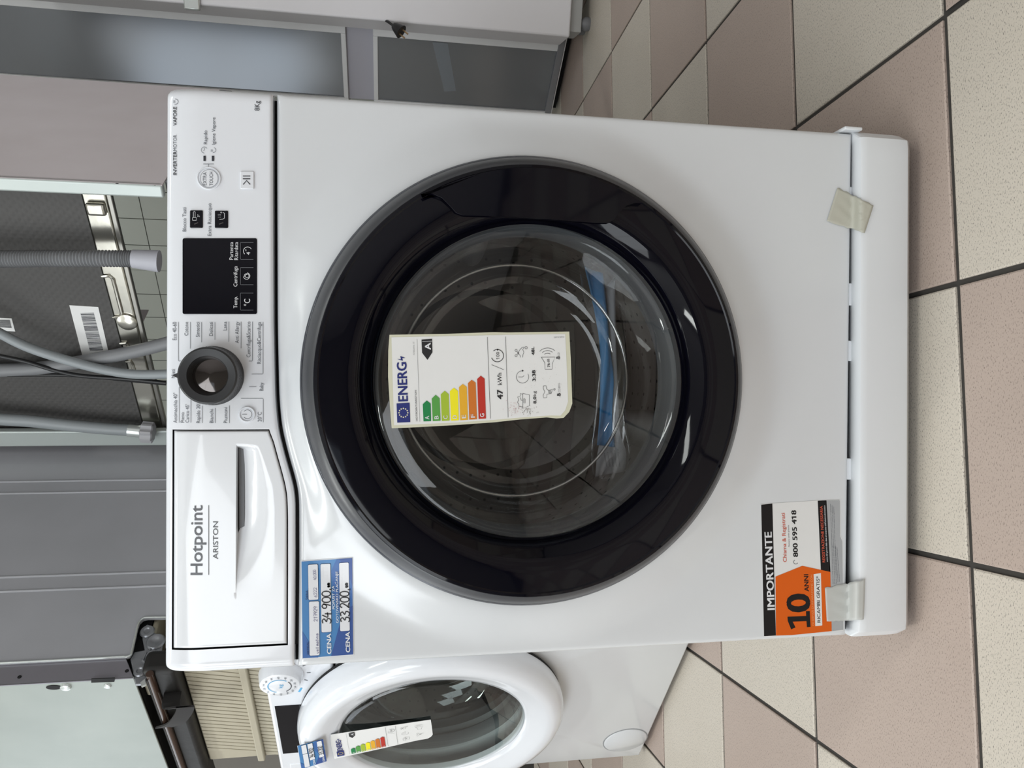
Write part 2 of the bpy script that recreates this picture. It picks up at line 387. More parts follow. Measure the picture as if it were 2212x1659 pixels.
mb = MB(); mb.prism([room(W_LEFT, W_FRONT, H_CEIL), room(W_RIGHT, W_FRONT, H_CEIL), room(W_RIGHT, W_BACK, H_CEIL), room(W_LEFT, W_BACK, H_CEIL)], (0, 0, .1))
structure(mb.build('ceiling', M_CEIL, smooth=0))
for q, (a, b) in enumerate(FILL_LAMPS):
    lp = thing('ceiling_lamp', ['white fluorescent ceiling lamp nearer the left windows', 'white fluorescent ceiling lamp nearer the front windows', 'white fluorescent ceiling lamp over the right half of the shop'][q], 'lamp', room(a, b, H_CEIL), ANG, 'ceiling lamps')
    mb = MB(); mb.box((-.65, -.10, -.06), (.65, .10, -.0005)); mb.build('housing', M_CEIL, lp, bevel=.006)
    for sgn in (-1, 1): mb = MB(); mb.tube([(-.6, sgn*.05, -.078), (.6, sgn*.05, -.078)], .014, 12); mb.build('tube', mat('opal_tube', (.85, .87, .88), .4), lp)
    al = area_light('lamp_light', (0, 0, -.095), (0, 0, -1), 1.2, .18, (40, 36, 22)[q], (0.96, 1.0, 0.97)); al.parent = lp
wn = 0
for side in (0, 1):
    for c, w in (WIN_FRONT, WIN_LEFT)[side]:
        wn += 1; mb = MB(); fr = .04
        def wp(s, z, d=0): return room(s, W_FRONT-.06+d, z) if side == 0 else room(W_LEFT-.06+d, s, z)
        dep = (E2 if side == 0 else E1)*.05
        for s0, s1, z0, z1 in ((c-w/2, c-w/2+fr, 1.3, 2.6), (c+w/2-fr, c+w/2, 1.3, 2.6), (c-w/2+fr, c+w/2-fr, 1.3, 1.3+fr), (c-w/2+fr, c+w/2-fr, 2.6-fr, 2.6), (c-w/2+fr, c+w/2-fr, 1.95, 1.99)):
            mb.prism([wp(s0, z0), wp(s1, z0), wp(s1, z1), wp(s0, z1)], dep)
        structure(mb.build('window_%d' % wn, M_FRAME, smooth=0))

# wall tiles: the ones that can show between the appliances are laid one by one
WTS = .15
wt = MB(); h = WTS/2-.0022
wt.box((-h, -.006, -h), (h, 0, h)); wto = wt.build('wall_tile', M_WTILE, smooth=0, bevel=0); wtm = wto.data; bpy.data.objects.remove(wto)
gro = MB(); gro.prism([room(W_LEFT, W_BACK-.001, 0), room(W_RIGHT, W_BACK-.001, 0), room(W_RIGHT, W_BACK-.001, 2.1), room(W_LEFT, W_BACK-.001, 2.1)], -E2*.003)
gro.build('grout_bed', M_WGROUT, wb, smooth=0)
_wt0 = on_plane(347, 637, room(0, W_BACK-.01), E2); _wa0 = _wt0.dot(E1); _wz0 = on_plane(301, 432, room(0, W_BACK-.01), E2).z
restw = MB()
for i in range(-22, 23):
    for j in range(-16, 8):
        a = _wa0 + WTS*(i+.5); z = _wz0 + WTS*(j+.5)
        if not (W_LEFT+.1 < a < W_RIGHT-.1 and .08 < z < 2.05): continue
        if -1.6 < a < .9 and z > .95:
            o = bpy.data.objects.new('wall_tile', wtm); COL.objects.link(o); o.parent = wb; o.location = room(a, W_BACK-.004, z); o.rotation_euler = (0, 0, ANG)
        else:
            c = room(a, W_BACK-.0055, z); e = E1*h; u = Vector((0, 0, h)); restw.poly([c-e-u, c+e-u, c+e+u, c-e+u])
o = restw.build('wall_tiling', M_WTILE, wb, smooth=0); o['kind'] = 'stuff'

# ------------------------------------------------------------------ the washing machine in front
WM = thing('washing_machine', 'white washing machine with large black ringed door and control panel, nearest in the middle', 'washing machine', (0, 0, 0))
HW, TOP, BOT, BACK = .2975, .850, .0890, .56
DC = (.0024, .4765); DR = .2389                   # door centre (x, z), door radius
_seam_px = [(593, 100), (593.5, 400), (594.5, 700), (598, 860), (604, 925), (620, 990), (635, 1040), (641, 1072), (641.5, 1214), (639, 1500)]
_seam = sorted((on_y(a, b).x, on_y(a, b).z) for a, b in _seam_px)
def seam(x): return lerp_tab(x, _seam) if not hasattr(seam, 'tab') else lerp_tab(x, seam.tab)
_st = [(-HW-.05+i*.005, 0) for i in range(141)]
_raw = [(x, seam(x)) for x, _ in _st]
seam.tab = [(x, sum(_raw[max(0, min(140, i+k))][1] for k in range(-2, 3))/5) for i, (x, _) in enumerate(_raw)]

def edge_dist(x, z): return min(HW-abs(x), z-BOT, seam(x)-z)
COLLAR_H, COLLAR_W = .016, .062
def front_y(x, z):                                 # the front sheet swells out towards the door
    dx, dz = x-DC[0], z-DC[1]; r = math.hypot(dx, dz); t = r - .236
    if t <= 0: return -COLLAR_H
    ux, uz = dx/max(r, 1e-6), dz/max(r, 1e-6)
    lim = 1e9
    if abs(ux) > 1e-6: lim = min(lim, ((HW-.006) - (x if ux > 0 else -x))/abs(ux))
    if uz > 1e-6: lim = min(lim, (seam(x)-.006-z)/uz)
    w = min(COLLAR_W, max(.012, t+lim))
    if t >= w: return 0.0
    q = t/w; return -COLLAR_H*(1-q)**2*(1+2*q)
def on_front(px, py, lift=0):
    Y = 0.0
    for _ in range(3):
        p = on_y(px, py, Y - .0004 - lift*.00012); Y = front_y(p.x, p.z)
    return p
# casing
mb = MB(); t = .002
mb.box((-HW, .02, .02), (-HW+t, BACK, TOP-.02)); mb.box((HW-t, .02, .02), (HW, BACK, TOP-.02)); mb.box((-HW+t, BACK-t, .02), (HW-t, BACK, TOP-.02)); mb.box((-HW+t, .02, .02), (HW-t, BACK-t, .024))
mb.build('casing', M_ENAMEL, WM, smooth=0)
mb = MB(); mb.box((-HW-.001, .022, TOP-.022), (HW+.001, BACK+.005, TOP-.002)); mb.build('top_plate', M_ENAMEL, WM, bevel=.004)
for sx in (-1, 1):
    for fy in (.05, BACK-.05):
        mb = MB(); mb.lathe([(0, 0), (.02, 0), (.02, .008), (.012, .010), (.012, .021), (0, .021)], (sx*(HW-.05), fy), 20, axis='Z'); mb.build('foot', M_DARK, WM)
# front sheet with the door opening
def boundary(d, N=96):
    pts = []
    x0, x1, zb = -HW+d, HW-d, BOT+d
    for i in range(N): x = x0+(x1-x0)*i/N; pts.append((x, seam(x)-.0016-d))
    for i in range(N): z = seam(x1)-.0016-d + (zb-(seam(x1)-.0016-d))*i/N; pts.append((x1, z))
    for i in range(N): x = x1+(x0-x1)*i/N; pts.append((x, zb))
    for i in range(N): z = zb+(seam(x0)-.0016-d-zb)*i/N; pts.append((x0, z))
    return pts
mb = MB(); base = boundary(.006); n = len(base); rings = []
hole = []
for (x, z) in base:
    a = math.atan2(z-DC[1], x-DC[0]); hole.append((DC[0]+.19*math.cos(a), DC[1]+.19*math.sin(a)))
rings.append([(x, .03, z) for x, z in hole])
K = 34
for k in range(K+1):
    s_ = k/K; row = []
    for (hx, hz), (bx, bz) in zip(hole, base):
        x = hx+(bx-hx)*s_; z = hz+(bz-hz)*s_; row.append((x, front_y(x, z), z))
    rings.append(row)
for a in (18, 36, 54, 72, 90):
    b = boundary(.006*(1-math.sin(math.radians(a)))); rings.append([(x, .006*(1-math.cos(math.radians(a))), z) for x, z in b])
rings.append([(x, .022, z) for x, z in boundary(0)])
vs_ = [p for r in rings for p in r]
mb.add(vs_, [[j*n+i, j*n+(i+1) % n, (j+1)*n+(i+1) % n, (j+1)*n+i] for j in range(len(rings)-1) for i in range(n)])
mb.build('front_sheet', M_ENAMEL, WM, smooth=60)
# dark inside seen through the seam and below the sheet
mb = MB(); mb.box((-HW+.004, .0125, .03), (HW-.004, .0135, BOT+.02)); mb.build('shadow_gap', M_DARK, WM, smooth=0)
mb = MB(); mb.box((-HW+.004, .012, .70), (HW-.004, .013, .76)); mb.build('shadow_gap', M_DARK, WM, smooth=0)

# control panel
PY = -.004                                         # the panel's front
def rnd(d, r): return 0 if d >= r else r - math.sqrt(max(0, r*r-(r-d)**2))
def panel_top(x): return TOP - rnd(HW-abs(x), .009)
def panel_y(x, z):
    d = panel_top(x)-z; y = PY
    y += rnd(min(HW-abs(x), .012), .012)*.8 + rnd(z-(seam(x)+.0016), .003)
    y += .007*max(0, 1-d/.040)**2.2 + rnd(d, .006)*.8
    return y
D_L = on_y(500, 1394.5).x; D_R = on_y(500, 929.7).x                       # the drawer's sides
D_T = on_y(374.5, 1160).z
_db = sorted((on_y(a, b).x, on_y(a, b).z) for a, b in [(576, 925), (586, 937), (597, 978), (611, 1028), (619, 1062), (621, 1110), (621, 1250), (620.5, 1400)])
_dbr = [(D_L-.02+i*.004, lerp_tab(D_L-.02+i*.004, _db)) for i in range(80)]
def drawer_bot(x): return lerp_tab(x, [( _dbr[i][0], sum(_dbr[max(0, min(79, i+k))][1] for k in range(-2, 3))/5) for i in range(80)]) if not hasattr(drawer_bot, 'tab') else lerp_tab(x, drawer_bot.tab)
drawer_bot.tab = [(_dbr[i][0], sum(_dbr[max(0, min(79, i+k))][1] for k in range(-2, 3))/5) for i in range(80)]
def spread(n, e=.018):                             # sample positions denser at both ends
    return [0, e*.15, e*.4, e*.7] + [e+(1-2*e)*i/n for i in range(n+1)] + [1-e*.7, 1-e*.4, 1-e*.15, 1]
mb = MB()
def patch(x0, x1, zlo, zhi, nx, nz, yfn, ex=.02, ez=.05):
    xs = spread(nx, ex); zs = spread(nz, ez); vs_ = []
    for b in zs:
        for a in xs:
            x = x0+(x1-x0)*a; lo, hi = zlo(x), zhi(x); z = lo+(hi-lo)*b; vs_.append((x, yfn(x, z), z))
    nx_ = len(xs)
    mb.add(vs_, [[j*nx_+i, j*nx_+i+1, (j+1)*nx_+i+1, (j+1)*nx_+i] for j in range(len(zs)-1) for i in range(nx_-1)])
slo = lambda x: seam(x)+.0016
patch(-HW, D_L-.0012, slo, panel_top, 8, 40, panel_y, .25)
patch(D_R+.0012, HW, slo, panel_top, 90, 40, panel_y, .03)
patch(D_L-.0012, D_R+.0012, lambda x: D_T+.0012, panel_top, 60, 8, panel_y, .02, .12)
patch(D_L-.0012, D_R+.0012, slo, lambda x: drawer_bot(x)-.0012, 60, 6, panel_y, .02, .12)
for xx in (-HW, HW):                               # the returns along the sides, top and bottom
    zs = [seam(xx)+.0016 + (panel_top(xx)-seam(xx)-.0016)*i/30 for i in range(31)]
    mb.add([(xx, panel_y(xx, z), z) for z in zs] + [(xx, .03, z) for z in zs], [[i, i+1, 32+i, 31+i] for i in range(30)])
xs = [-HW+2*HW*i/120 for i in range(121)]
for fn in (panel_top, slo):
    mb.add([(x, panel_y(x, fn(x)), fn(x)) for x in xs] + [(x, .03, fn(x)) for x in xs], [[i, i+1, 122+i, 121+i] for i in range(120)])
mb.build('control_panel', M_PANEL, WM, smooth=50)
mb = MB(); mb.box((D_L-.004, .006, .70), (D_R+.004, .007, D_T+.004)); mb.build('drawer_cavity', M_DARK, WM, smooth=0)
# detergent drawer with its scooped grip
G_T = on_y(512, 1120).z; G_R = on_y(512, 962).x; G_L = on_y(512, 1295).x; S_L = on_y(520, 1143).x
_gb = sorted((on_y(a, b).x, on_y(a, b).z) for a, b in [(556, 955), (560, 963), (570, 987), (591, 1050), (595, 1096), (594, 1232), (590, 1300)])
def drawer_y(x, z):
    y = PY - .0006
    dl, dr, dt, db = x-D_L, D_R-x, D_T-z, z-drawer_bot(x)
    y += rnd(min(dl, dr, dt, db), .0025)
    d = panel_top(x)-z
    y += .007*max(0, 1-d/.040)**2.2
    if z < G_T and G_L < x < G_R:
        gb = lerp_tab(x, _gb)
        if z > gb:
            q = (z-gb)/(G_T-gb)
            side = min(1, (G_R-x)/.004) * sstep((x-G_L)/(S_L-G_L+.02))
            y += .013*side*(q**1.6)
    return y
mb = MB(); nx, nz = 170, 90
vs_ = []
zrow = []
for j in range(nz+1): zrow.append(j/nz)
for j in range(nz+5):
    for i in range(nx+1):
        x = D_L+(D_R-D_L)*i/nx; lo = drawer_bot(x)
        if j <= 64: z = lo + (G_T-.00005-lo)*j/64
        else: z = G_T+.0002 + (D_T-G_T-.0002)*(j-65)/(nz+4-65)
        # rounded corners of the drawer's outline
        if i in (0, nx): pass
        vs_.append((x, drawer_y(x, z), z))
mb.add(vs_, [[j*(nx+1)+i, j*(nx+1)+i+1, (j+1)*(nx+1)+i+1, (j+1)*(nx+1)+i] for j in range(nz+4) for i in range(nx)])
drawer = mb.build('detergent_drawer', M_DRAWER, WM, smooth=45)
mb = MB(); q = [on_y(514.5, 965.5, .001), on_y(527.5, 966.5, .001), on_y(527, 1138, .001), on_y(515.5, 1143, .001)]
mb.prism([Vector((p.x, .0040, p.z)) for p in q], (0, .008, 0))
mb.build('grip_slot', mat('slot_grey', (.16, .165, .175), .5), drawer, smooth=0)  # darker grey puts the shade of a deep slot into the colour

# panel print
def on_panel(px, py, lift=0):
    Y = PY
    for _ in range(4):
        p = on_y(px, py, Y-.0006-lift*.0002); Y = panel_y(p.x, p.z)
    return p
pr = Print(WM, on_panel)
for st, xb, y0, y1, hh, bo in [
    ('INVERTER', 381.5, 378.2, 326.8, 7.6, .012), ('MOTOR', 381.5, 325.8, 291.4, 7.6, -.004), ('VAPORE', 381.5, 271.4, 230.6, 7.6, .012),
    ('Rapido', 447.3, 311.4, 281.8, 7.4, .0), ('Igiene Vapore', 464.9, 312.4, 253.6, 7.4, .0), ('8Kg', 560.6, 239, 218, 10.8, .0),
    ('EXTRA', 446, 400, 372.2, 7.7, -.003), ('TOUCH', 460, 401, 371, 7.6, -.003), ('Blocco Tasti', 402, 500, 448, 7.8, -.002), ('Extra Risciacquo', 456.2, 509.6, 439.2, 7.8, -.002),
    ('Eco 40-60', 381, 735, 695.7, 8.4, -.002), ('Cotone', 406.3, 725, 695.7, 8.0, -.002), ('Sintetici', 431, 728, 695.7, 8.0, -.002), ('Delicati', 459.8, 725.5, 695.7, 8.0, -.002),
    ('Lana', 489.8, 713.7, 695, 8.0, -.002), ('Anti Allergy', 515.8, 741, 695, 8.0, -.002), ('Centrifuga&Scarico', 540.7, 771.7, 695, 8.2, -.002), ('Risciacquo&Centrifuga', 563.5, 785.8, 695.7, 8.2, -.002),
    ('Misti', 377.6, 816.8, 797.5, 7.6, -.002), ('Baby', 568.5, 844.6, 826.6, 8.0, -.002), ('Antimacchia 40°', 382.4, 913.6, 848.6, 8.0, -.002), ('Pieno', 397.5, 913, 891, 7.4, -.002),
    ("Carico 45'", 408, 913, 874, 7.4, -.002), ("Rapido 30'", 432, 914, 872.5, 8.0, -.002), ('Bianchi', 460.6, 914, 884, 8.0, -.002), ('Piumoni', 491, 914, 880.4, 8.0, -.002), ('20°C', 564.8, 911, 890.5, 8.2, -.002)]:
    pr.text(st, (xb, y0), (xb, y1), hh, M_INKD if st in ('8Kg', 'VAPORE', 'INVERTER') else M_INK, bo)
c = lambda a, b: (340+a/3.772, 500+b/3.772)
for pts in [[c(170, 738), c(170, 1050), c(174, 1056), c(192, 1056)], [c(268, 738), c(268, 955)], [c(360, 738), c(360, 903)], [c(468, 738), c(468, 883)], [c(582, 735), c(582, 898)], [c(682, 735), c(682, 952)],
            [c(775, 735), c(775, 1050), c(771, 1056), c(745, 1056)], [c(860, 738), c(860, 1157), c(856, 1162), c(768, 1162)], [c(748, 1265), c(806, 1265)],
            [c(177, 1560), c(177, 1270), c(181, 1265), c(195, 1265)], [c(272, 1558), c(272, 1365)], [c(364, 1562), c(364, 1420)], [c(470, 1562), c(470, 1440)], [c(586, 1562), c(586, 1418)],
            [c(862, 1555), c(862, 1366), c(857, 1361), c(680, 1361)]]:
    pr.line(pts, .9, M_INK)
c1 = lambda a, b: (340+a/4.147, 160+b/4.147)
pr.line([c1(410, 805), c1(505, 805)], .9, M_INK); pr.line([c1(457, 805), c1(457, 830)], .8, M_INK)
# steam signs
pr.line([c1(a, b) for a, b in [(152, 277), (166, 272), (180, 262), (186, 248), (180, 232), (166, 224), (156, 222)]], .9, M_INK)
for b in (238, 248, 258): pr.line([c1(140, b), c1(160, b)], .8, M_INK)
pr.line([c1(a, b) for a, b in [(496, 705), (512, 700), (524, 688), (520, 668), (506, 658)]], .8, M_INK)
for b in (678, 686, 694): pr.line([c1(478, b), c1(496, b)], .7, M_INK)
pr.arc(c1(420, 680), 6.5, 90, 330, .8, M_INK); pr.line([c1(420, 680), c1(412, 688)], .8, M_INK); pr.line([c1(420, 680), c1(420, 662)], .8, M_INK)
pr.poly([c1(412, 732), c1(433, 732), c1(433, 779), c1(412, 779)], M_INKD); pr.poly([c1(487, 732), c1(508, 732), c1(508, 779), c1(487, 779)], M_INKD)
pr.done()
# brand mark on the drawer
def on_drawer(px, py, lift=0):
    Y = PY
    for _ in range(2):
        p = on_y(px, py, Y-.0004-lift*.0002); Y = drawer_y(p.x, p.z)
    return p
pr = Print(drawer, on_drawer); M_BRAND = mat('brand_grey', (.11, .115, .125), .35)
pr.text('Hotpoint', (437, 1242.5), (437, 1091.5), 25.5, M_BRAND, .014); pr.text('ARISTON', (471, 1208), (471, 1126.5), 11, M_BRAND, .006)
pr.line([(450.8, 1242), (450.8, 1091.5)], 1.4, M_BRAND); pr.done()

def plate(name, pxpts, y0, thick, m, parent, bevel=.0008, label=None):
    mb = MB(); mb.prism([on_y(a, b, y0) for a, b in pxpts], (0, thick, 0)); return mb.build(name, m, parent, bevel=bevel, label=label)
def rrect(x0, y0, x1, y1, r, n=4):
    out = []
    for cx, cy, a in ((x1-r, y1-r, 0), (x0+r, y1-r, 90), (x0+r, y0+r, 180), (x1-r, y0+r, 270)):
        for k in range(n+1): out.append((cx+r*math.cos(math.radians(a+90*k/n)), cy+r*math.sin(math.radians(a+90*k/n))))
    return out
# display with its three touch keys
disp = plate('display', rrect(394, 514.5, 555, 678.5, 4), PY-.0008, .004, M_BLACK, WM, .0004, 'glossy black display window with touch keys')
pr = Print(disp, lambda px, py, lift=0: on_y(px, py, PY-.0012-lift*.0002))
for st, xb, y0, y1 in [('Partenza', 503.6, 561, 523), ('Ritardata', 514.2, 561.5, 523), ('Centrifuga', 512.6, 619, 575), ('Temp.', 512.6, 665.7, 640)]:
    pr.text(st, (xb, y0), (xb, y1), 8.2, M_WINK, .002)
M_LINE = mat('dim_grey_line', (.22, .23, .25), .3)
for b0, b1 in ((90, 228), (294, 434), (502, 641)): pr.line([c(782, b0), c(678, b0), c(676, b0+6), c(676, b1-4), c(680, b1), c(782, b1)], .7, M_LINE)
pr.text('°C', c(755, 606), c(755, 549), 12.5, M_WINK, .004)
for k in range(3): pr.arc(c(727, 363), 3.2+1.9*k, 40+120*k, 290+120*k, 1.1, M_WINK)
pr.arc(c(735, 160), 9.0, 135, 330, 1.2, M_WINK); pr.text('4', c(755, 190), c(755, 168), 7.5, M_WINK, .02); pr.line([c(722, 160), c(722, 145), c(716, 152)], 1.1, M_WINK)
pr.done()
for k, (x0, y0, x1, y1) in enumerate(((410, 454.2, 437.6, 492), (463.8, 455, 492.3, 492.2))):
    b = plate('option_key', rrect(x0, y0, x1, y1, 2), PY-.0012, .004, M_BLACK, WM, .0005)
    pr = Print(b, lambda px, py, lift=0: on_y(px, py, PY-.0016-lift*.0002))
    if k == 0:
        pr.line([c1(a, q) for a, q in [(315, 1285), (315, 1310), (348, 1310), (348, 1285), (315, 1285)]], 1.0, M_WINK, closed=False)
        pr.line([c1(a, q) for a, q in [(322, 1285), (322, 1235), (330, 1230), (338, 1235), (338, 1285)]], 1.0, M_WINK); pr.text('3"', c1(378, 1280), c1(378, 1258), 4.4, M_WINK)
    else:
        pr.line([c1(a, q) for a, q in [(556, 1302), (585, 1300), (600, 1292), (600, 1245), (585, 1240)]], 1.0, M_WINK)
        pr.text('+', c1(580, 1250), c1(580, 1230), 4.4, M_WINK, .02)
        for a in (545, 556, 566):
            for q in (1258, 1270, 1282): pr.disc(c1(a, q), .55, M_WINK, n=6)
    pr.line([c1((330, 552)[k], 1345), c1((365, 590)[k], 1330)], 2.2, mat('key_led', (.05, .045, .045), .4))
    pr.done()
# start key, extra-touch key, power key
b = plate('start_key', rrect(519, 370, 548.3, 407.8, 2), PY-.0016, .005, M_PANEL, WM, .0006)
pr = Print(b, lambda px, py, lift=0: on_y(px, py, PY-.0020))
pr.line([(524.5, 380.3), (540.6, 380.3)], 2.0, M_INKD); pr.line([(524.5, 386.2), (540.6, 386.2)], 2.0, M_INKD); pr.line([(525.2, 398.5), (532.6, 390), (540.2, 398.5)], 2.0, M_INKD); pr.done()
def px_lathe(name, cpx, prof, m, parent, Y=PY, n=64, label=None):
    p = on_y(cpx[0], cpx[1], Y); mb = MB(); mb.lathe([(r, Y+y) for r, y in prof], (p.x, p.z), n); return mb.build(name, m, parent, smooth=35, label=label)
k = 1/2155.0
px_lathe('extra_touch_key', (451.6, 385.5), [(25*k, .001), (25*k, -.0008), (24*k, -.0016), (22.6*k, -.0016), (21.8*k, -.0004), (20.3*k, -.0004), (19.4*k, -.0015), (0, -.0015)], M_PANEL, WM)
pr = Print(WM, lambda px, py, lift=0: on_y(px, py, PY-.0018))
pr.arc((451.6, 385.5), 19.2, 0, 360, .6, M_INK); pr.text('EXTRA', (446, 400), (446, 372.2), 7.7, M_INK, -.003); pr.text('TOUCH', (460, 401), (460, 371), 7.6, M_INK, -.003)
px_lathe('power_key', (534.3, 895), [(17.5*k, .001), (17.5*k, -.001), (16.4*k, -.0024), (15.0*k, -.0024), (13.8*k, -.0008), (12.8*k, -.0008), (12*k, -.0015), (0, -.0015)], M_PANEL, WM)
pr.arc((534.3, 895), 9.5, 220, 500, .9, M_INK); pr.line([(523, 895), (533.5, 895)], .9, M_INK); pr.done()
# programme knob
kp = on_y(460.5, 811.5, PY); KR = .0288
KC = (kp.x, kp.z)
mb = MB(); KN = 120; prof = [(.0300, PY+.001), (.0300, PY-.001), (.0287, PY-.004), (.0287, PY-.020), (.0280, PY-.0235), (.0264, PY-.0245), (.0196, PY-.0235), (.0186, PY-.0215), (.0180, PY-.0150), (.0168, PY-.0120)]
mb.lathe(prof, KC, KN)
knob = mb.build('programme_knob', M_KNOB, WM, smooth=35, label='black rotary programme knob with mirrored centre')
mb = MB()
for i in range(60):
    a = 2*PI*i/60
    for j in range(3):
        aa = a+(PI/60 if j % 2 else 0); y = PY-.0075-.0042*j; r = .0287
        ct = Vector((KC[0]+r*math.cos(aa), y, KC[1]+r*math.sin(aa))); tg = Vector((-math.sin(aa), 0, math.cos(aa))); yv = Vector((0, 1, 0)); rd = Vector((math.cos(aa), 0, math.sin(aa)))
        mb.add([ct+tg*.0013, ct+yv*.0019, ct-tg*.0013, ct-yv*.0019, ct+rd*.0006], [[0, 1, 4], [1, 2, 4], [2, 3, 4], [3, 0, 4]])
mb.build('knurling', M_KNOB, knob, smooth=0)
mb = MB(); mb.lathe([(.0170, PY-.0122), (.012, PY-.0128), (.006, PY-.0134), (0.0001, PY-.0136)], KC, 64); mb.build('mirror_cap', M_MIRROR, knob)
mb = MB(); mb.prism([(KC[0]-.0028, PY-.0235, KC[1]+.0270), (KC[0]+.0028, PY-.0235, KC[1]+.0270), (KC[0]+.0006, PY-.0235, KC[1]+.0318), (KC[0]-.0006, PY-.0235, KC[1]+.0318)], (0, .019, 0)); mb.build('pointer', M_KNOB, knob)

# ---- drum, gasket, door
def drum_set(parent, c, depth0, R, gy, gr, holes=True, brown=M_STEEL):
    """drum behind a door opening; c = (x, z), gr = radius of the opening"""
    mb = MB(); mb.lathe([(gr+.012, gy), (gr+.004, gy-.004), (gr-.004, gy+.006), (gr-.006, gy+.020), (gr+.004, gy+.028), (gr-.002, gy+.038), (gr+.006, gy+.052), (R*.80, gy+.062)], c, 96)
    mb.build('door_gasket', M_GASKET, parent)
    d1 = gy+.36
    mb = MB(); mb.lathe([(R*.80, gy+.060), (R*.86, gy+.070), (R, gy+.085), (R, d1-.03), (R*.93, d1-.004), (R*.62, d1), (R*.58, d1+.010), (R*.30, d1+.012), (R*.12, d1-.004), (.0005, d1-.006)], c, 96)
    drum = mb.build('drum', brown, parent, smooth=30)
    for k in range(3):
        a = math.radians(12+120*k); mb = MB(); ra = Vector((math.cos(a), 0, math.sin(a))); ta = Vector((-math.sin(a), 0, math.cos(a))); cc = Vector((c[0], 0, c[1]))
        def fin(u, v):
            w = .034*(1-.25*u); q = (v-.5)*2; hgt = .074*(1-abs(q)**2.2)*math.sin(PI*min(1, .12+.80*u))**.6
            return cc + ra*(R+.004-hgt) + ta*(q*w) + Vector((0, gy+.10+(d1-gy-.13)*u, 0))
        mb.grid(fin, 10, 14); mb.build('drum_lifter', mat('lifter_plastic', (.26, .255, .25), .35), drum, smooth=60)
    mb = MB()
    def dimple(p, nrm, r):
        t1 = nrm.orthogonal().normalized(); t2 = nrm.cross(t1)
        ring = [p + nrm*.0008 + t1*math.cos(2*PI*q/8)*r + t2*math.sin(2*PI*q/8)*r for q in range(8)]
        mb.add(ring, [list(range(8))])
    cc = Vector((c[0], 0, c[1]))
    for i in range(72):
        a = 2*PI*i/72; rd = Vector((math.cos(a), 0, math.sin(a)))
        for j in range(9):
            if (i*5+j*3) % 7 < 2: continue
            dimple(cc + rd*R + Vector((0, gy+.11+.026*j, 0)), -rd, .0026)
    for j, (rr, nn) in enumerate(((.66, 44), (.74, 50), (.82, 54), (.88, 60))):
        for i in range(nn):
            a = 2*PI*(i+.5*(j % 2))/nn
            if (i+j) % 9 > 6: continue
            dimple(cc + Vector((math.cos(a), 0, math.sin(a)))*R*rr + Vector((0, d1-.004 + (.004 if rr < .8 else -.0), 0)), Vector((0, -1, 0)), .0024)
    if holes:
        o = mb.build('perforation', M_DARK, drum, smooth=0, fix=False); o['kind'] = 'stuff'
    return drum
drum = drum_set(WM, DC, 0, .232, .006, .168)
door = bpy.data.objects.new('door', None); COL.objects.link(door); door.parent = WM; door['label'] = 'round door with glossy black ring and clear glass'
mb = MB(); mb.lathe([(.226, -.012), (.2385, -.013), (.2395, -.018), (.2385, -.024), (.2360, -.0265)], DC, 160); mb.build('outer_lip', M_ANTH2, door, smooth=50)
mb = MB(); mb.lathe([(.2362, -.0262), (.2330, -.034), (.2270, -.0425), (.2235, -.0445)], DC, 160); mb.build('rim', M_ANTH, door, smooth=50)
mb = MB(); mb.lathe([(.2237, -.0440), (.2225, -.0465), (.2195, -.0475), (.2180, -.0468), (.2000, -.0485), (.1860, -.0480), (.1830, -.0470), (.1760, -.0400), (.1690, -.0310), (.1660, -.0250)], DC, 160)
mb.build('black_ring', M_BLACK, door, smooth=25)
# grip: a raised piece across the ring on the hand side
gpx = [(650+a/1.6588, 320+b/1.6588) for a, b in [(430, 166), (470, 163), (505, 178), (535, 208), (556, 232), (580, 241), (800, 248), (1060, 268), (1100, 268), (1122, 258), (1140, 232), (1165, 206), (1195, 196), (1225, 196)]]
pin = [on_y(a, b, -.054) for a, b in gpx]; y_g = -.054
a_s = math.atan2(pin[-1].z-DC[1], pin[-1].x-DC[0]); a_e = math.atan2(pin[0].z-DC[1], pin[0].x-DC[0])
outer = [Vector((DC[0]+.2175*math.cos(a_s+(a_e-a_s)*i/30), y_g, DC[1]+.2175*math.sin(a_s+(a_e-a_s)*i/30))) for i in range(31)]
mb = MB(); mb.prism(pin + outer, (0, .0065, 0)); mb.build('handle', M_BLACK, door, bevel=.0025, seg=4)
# glass cover and bowl
mb = MB(); mb.lathe([(.1690, -.0300), (.1672, -.0345), (.1600, -.0372), (.1400, -.0392), (.10, -.0408), (.05, -.0414), (.0002, -.0416)], DC, 128); mb.build('glass_cover', M_GLASS, door, smooth=60)
mb = MB(); mb.lathe([(.1660, -.0260), (.1640, -.018), (.1600, -.016), (.1570, -.010), (.1520, .012), (.1480, .045), (.1420, .072), (.1290, .092), (.1050, .101), (.05, .105), (.0002, .106)], DC, 128); mb.build('glass_bowl', M_BOWL, door, smooth=60)

mb = MB(); mb.lathe([(.1385+.0022*math.cos(2*PI*q/10), .079+.0022*math.sin(2*PI*q/10)) for q in range(11)], DC, 128); mb.build('bowl_edge', glass_mat('edge_glass', (.85, .88, .88), .05, .30, 2.0), door, smooth=60)  # ring added to give the bright arc of reflection inside the bowl
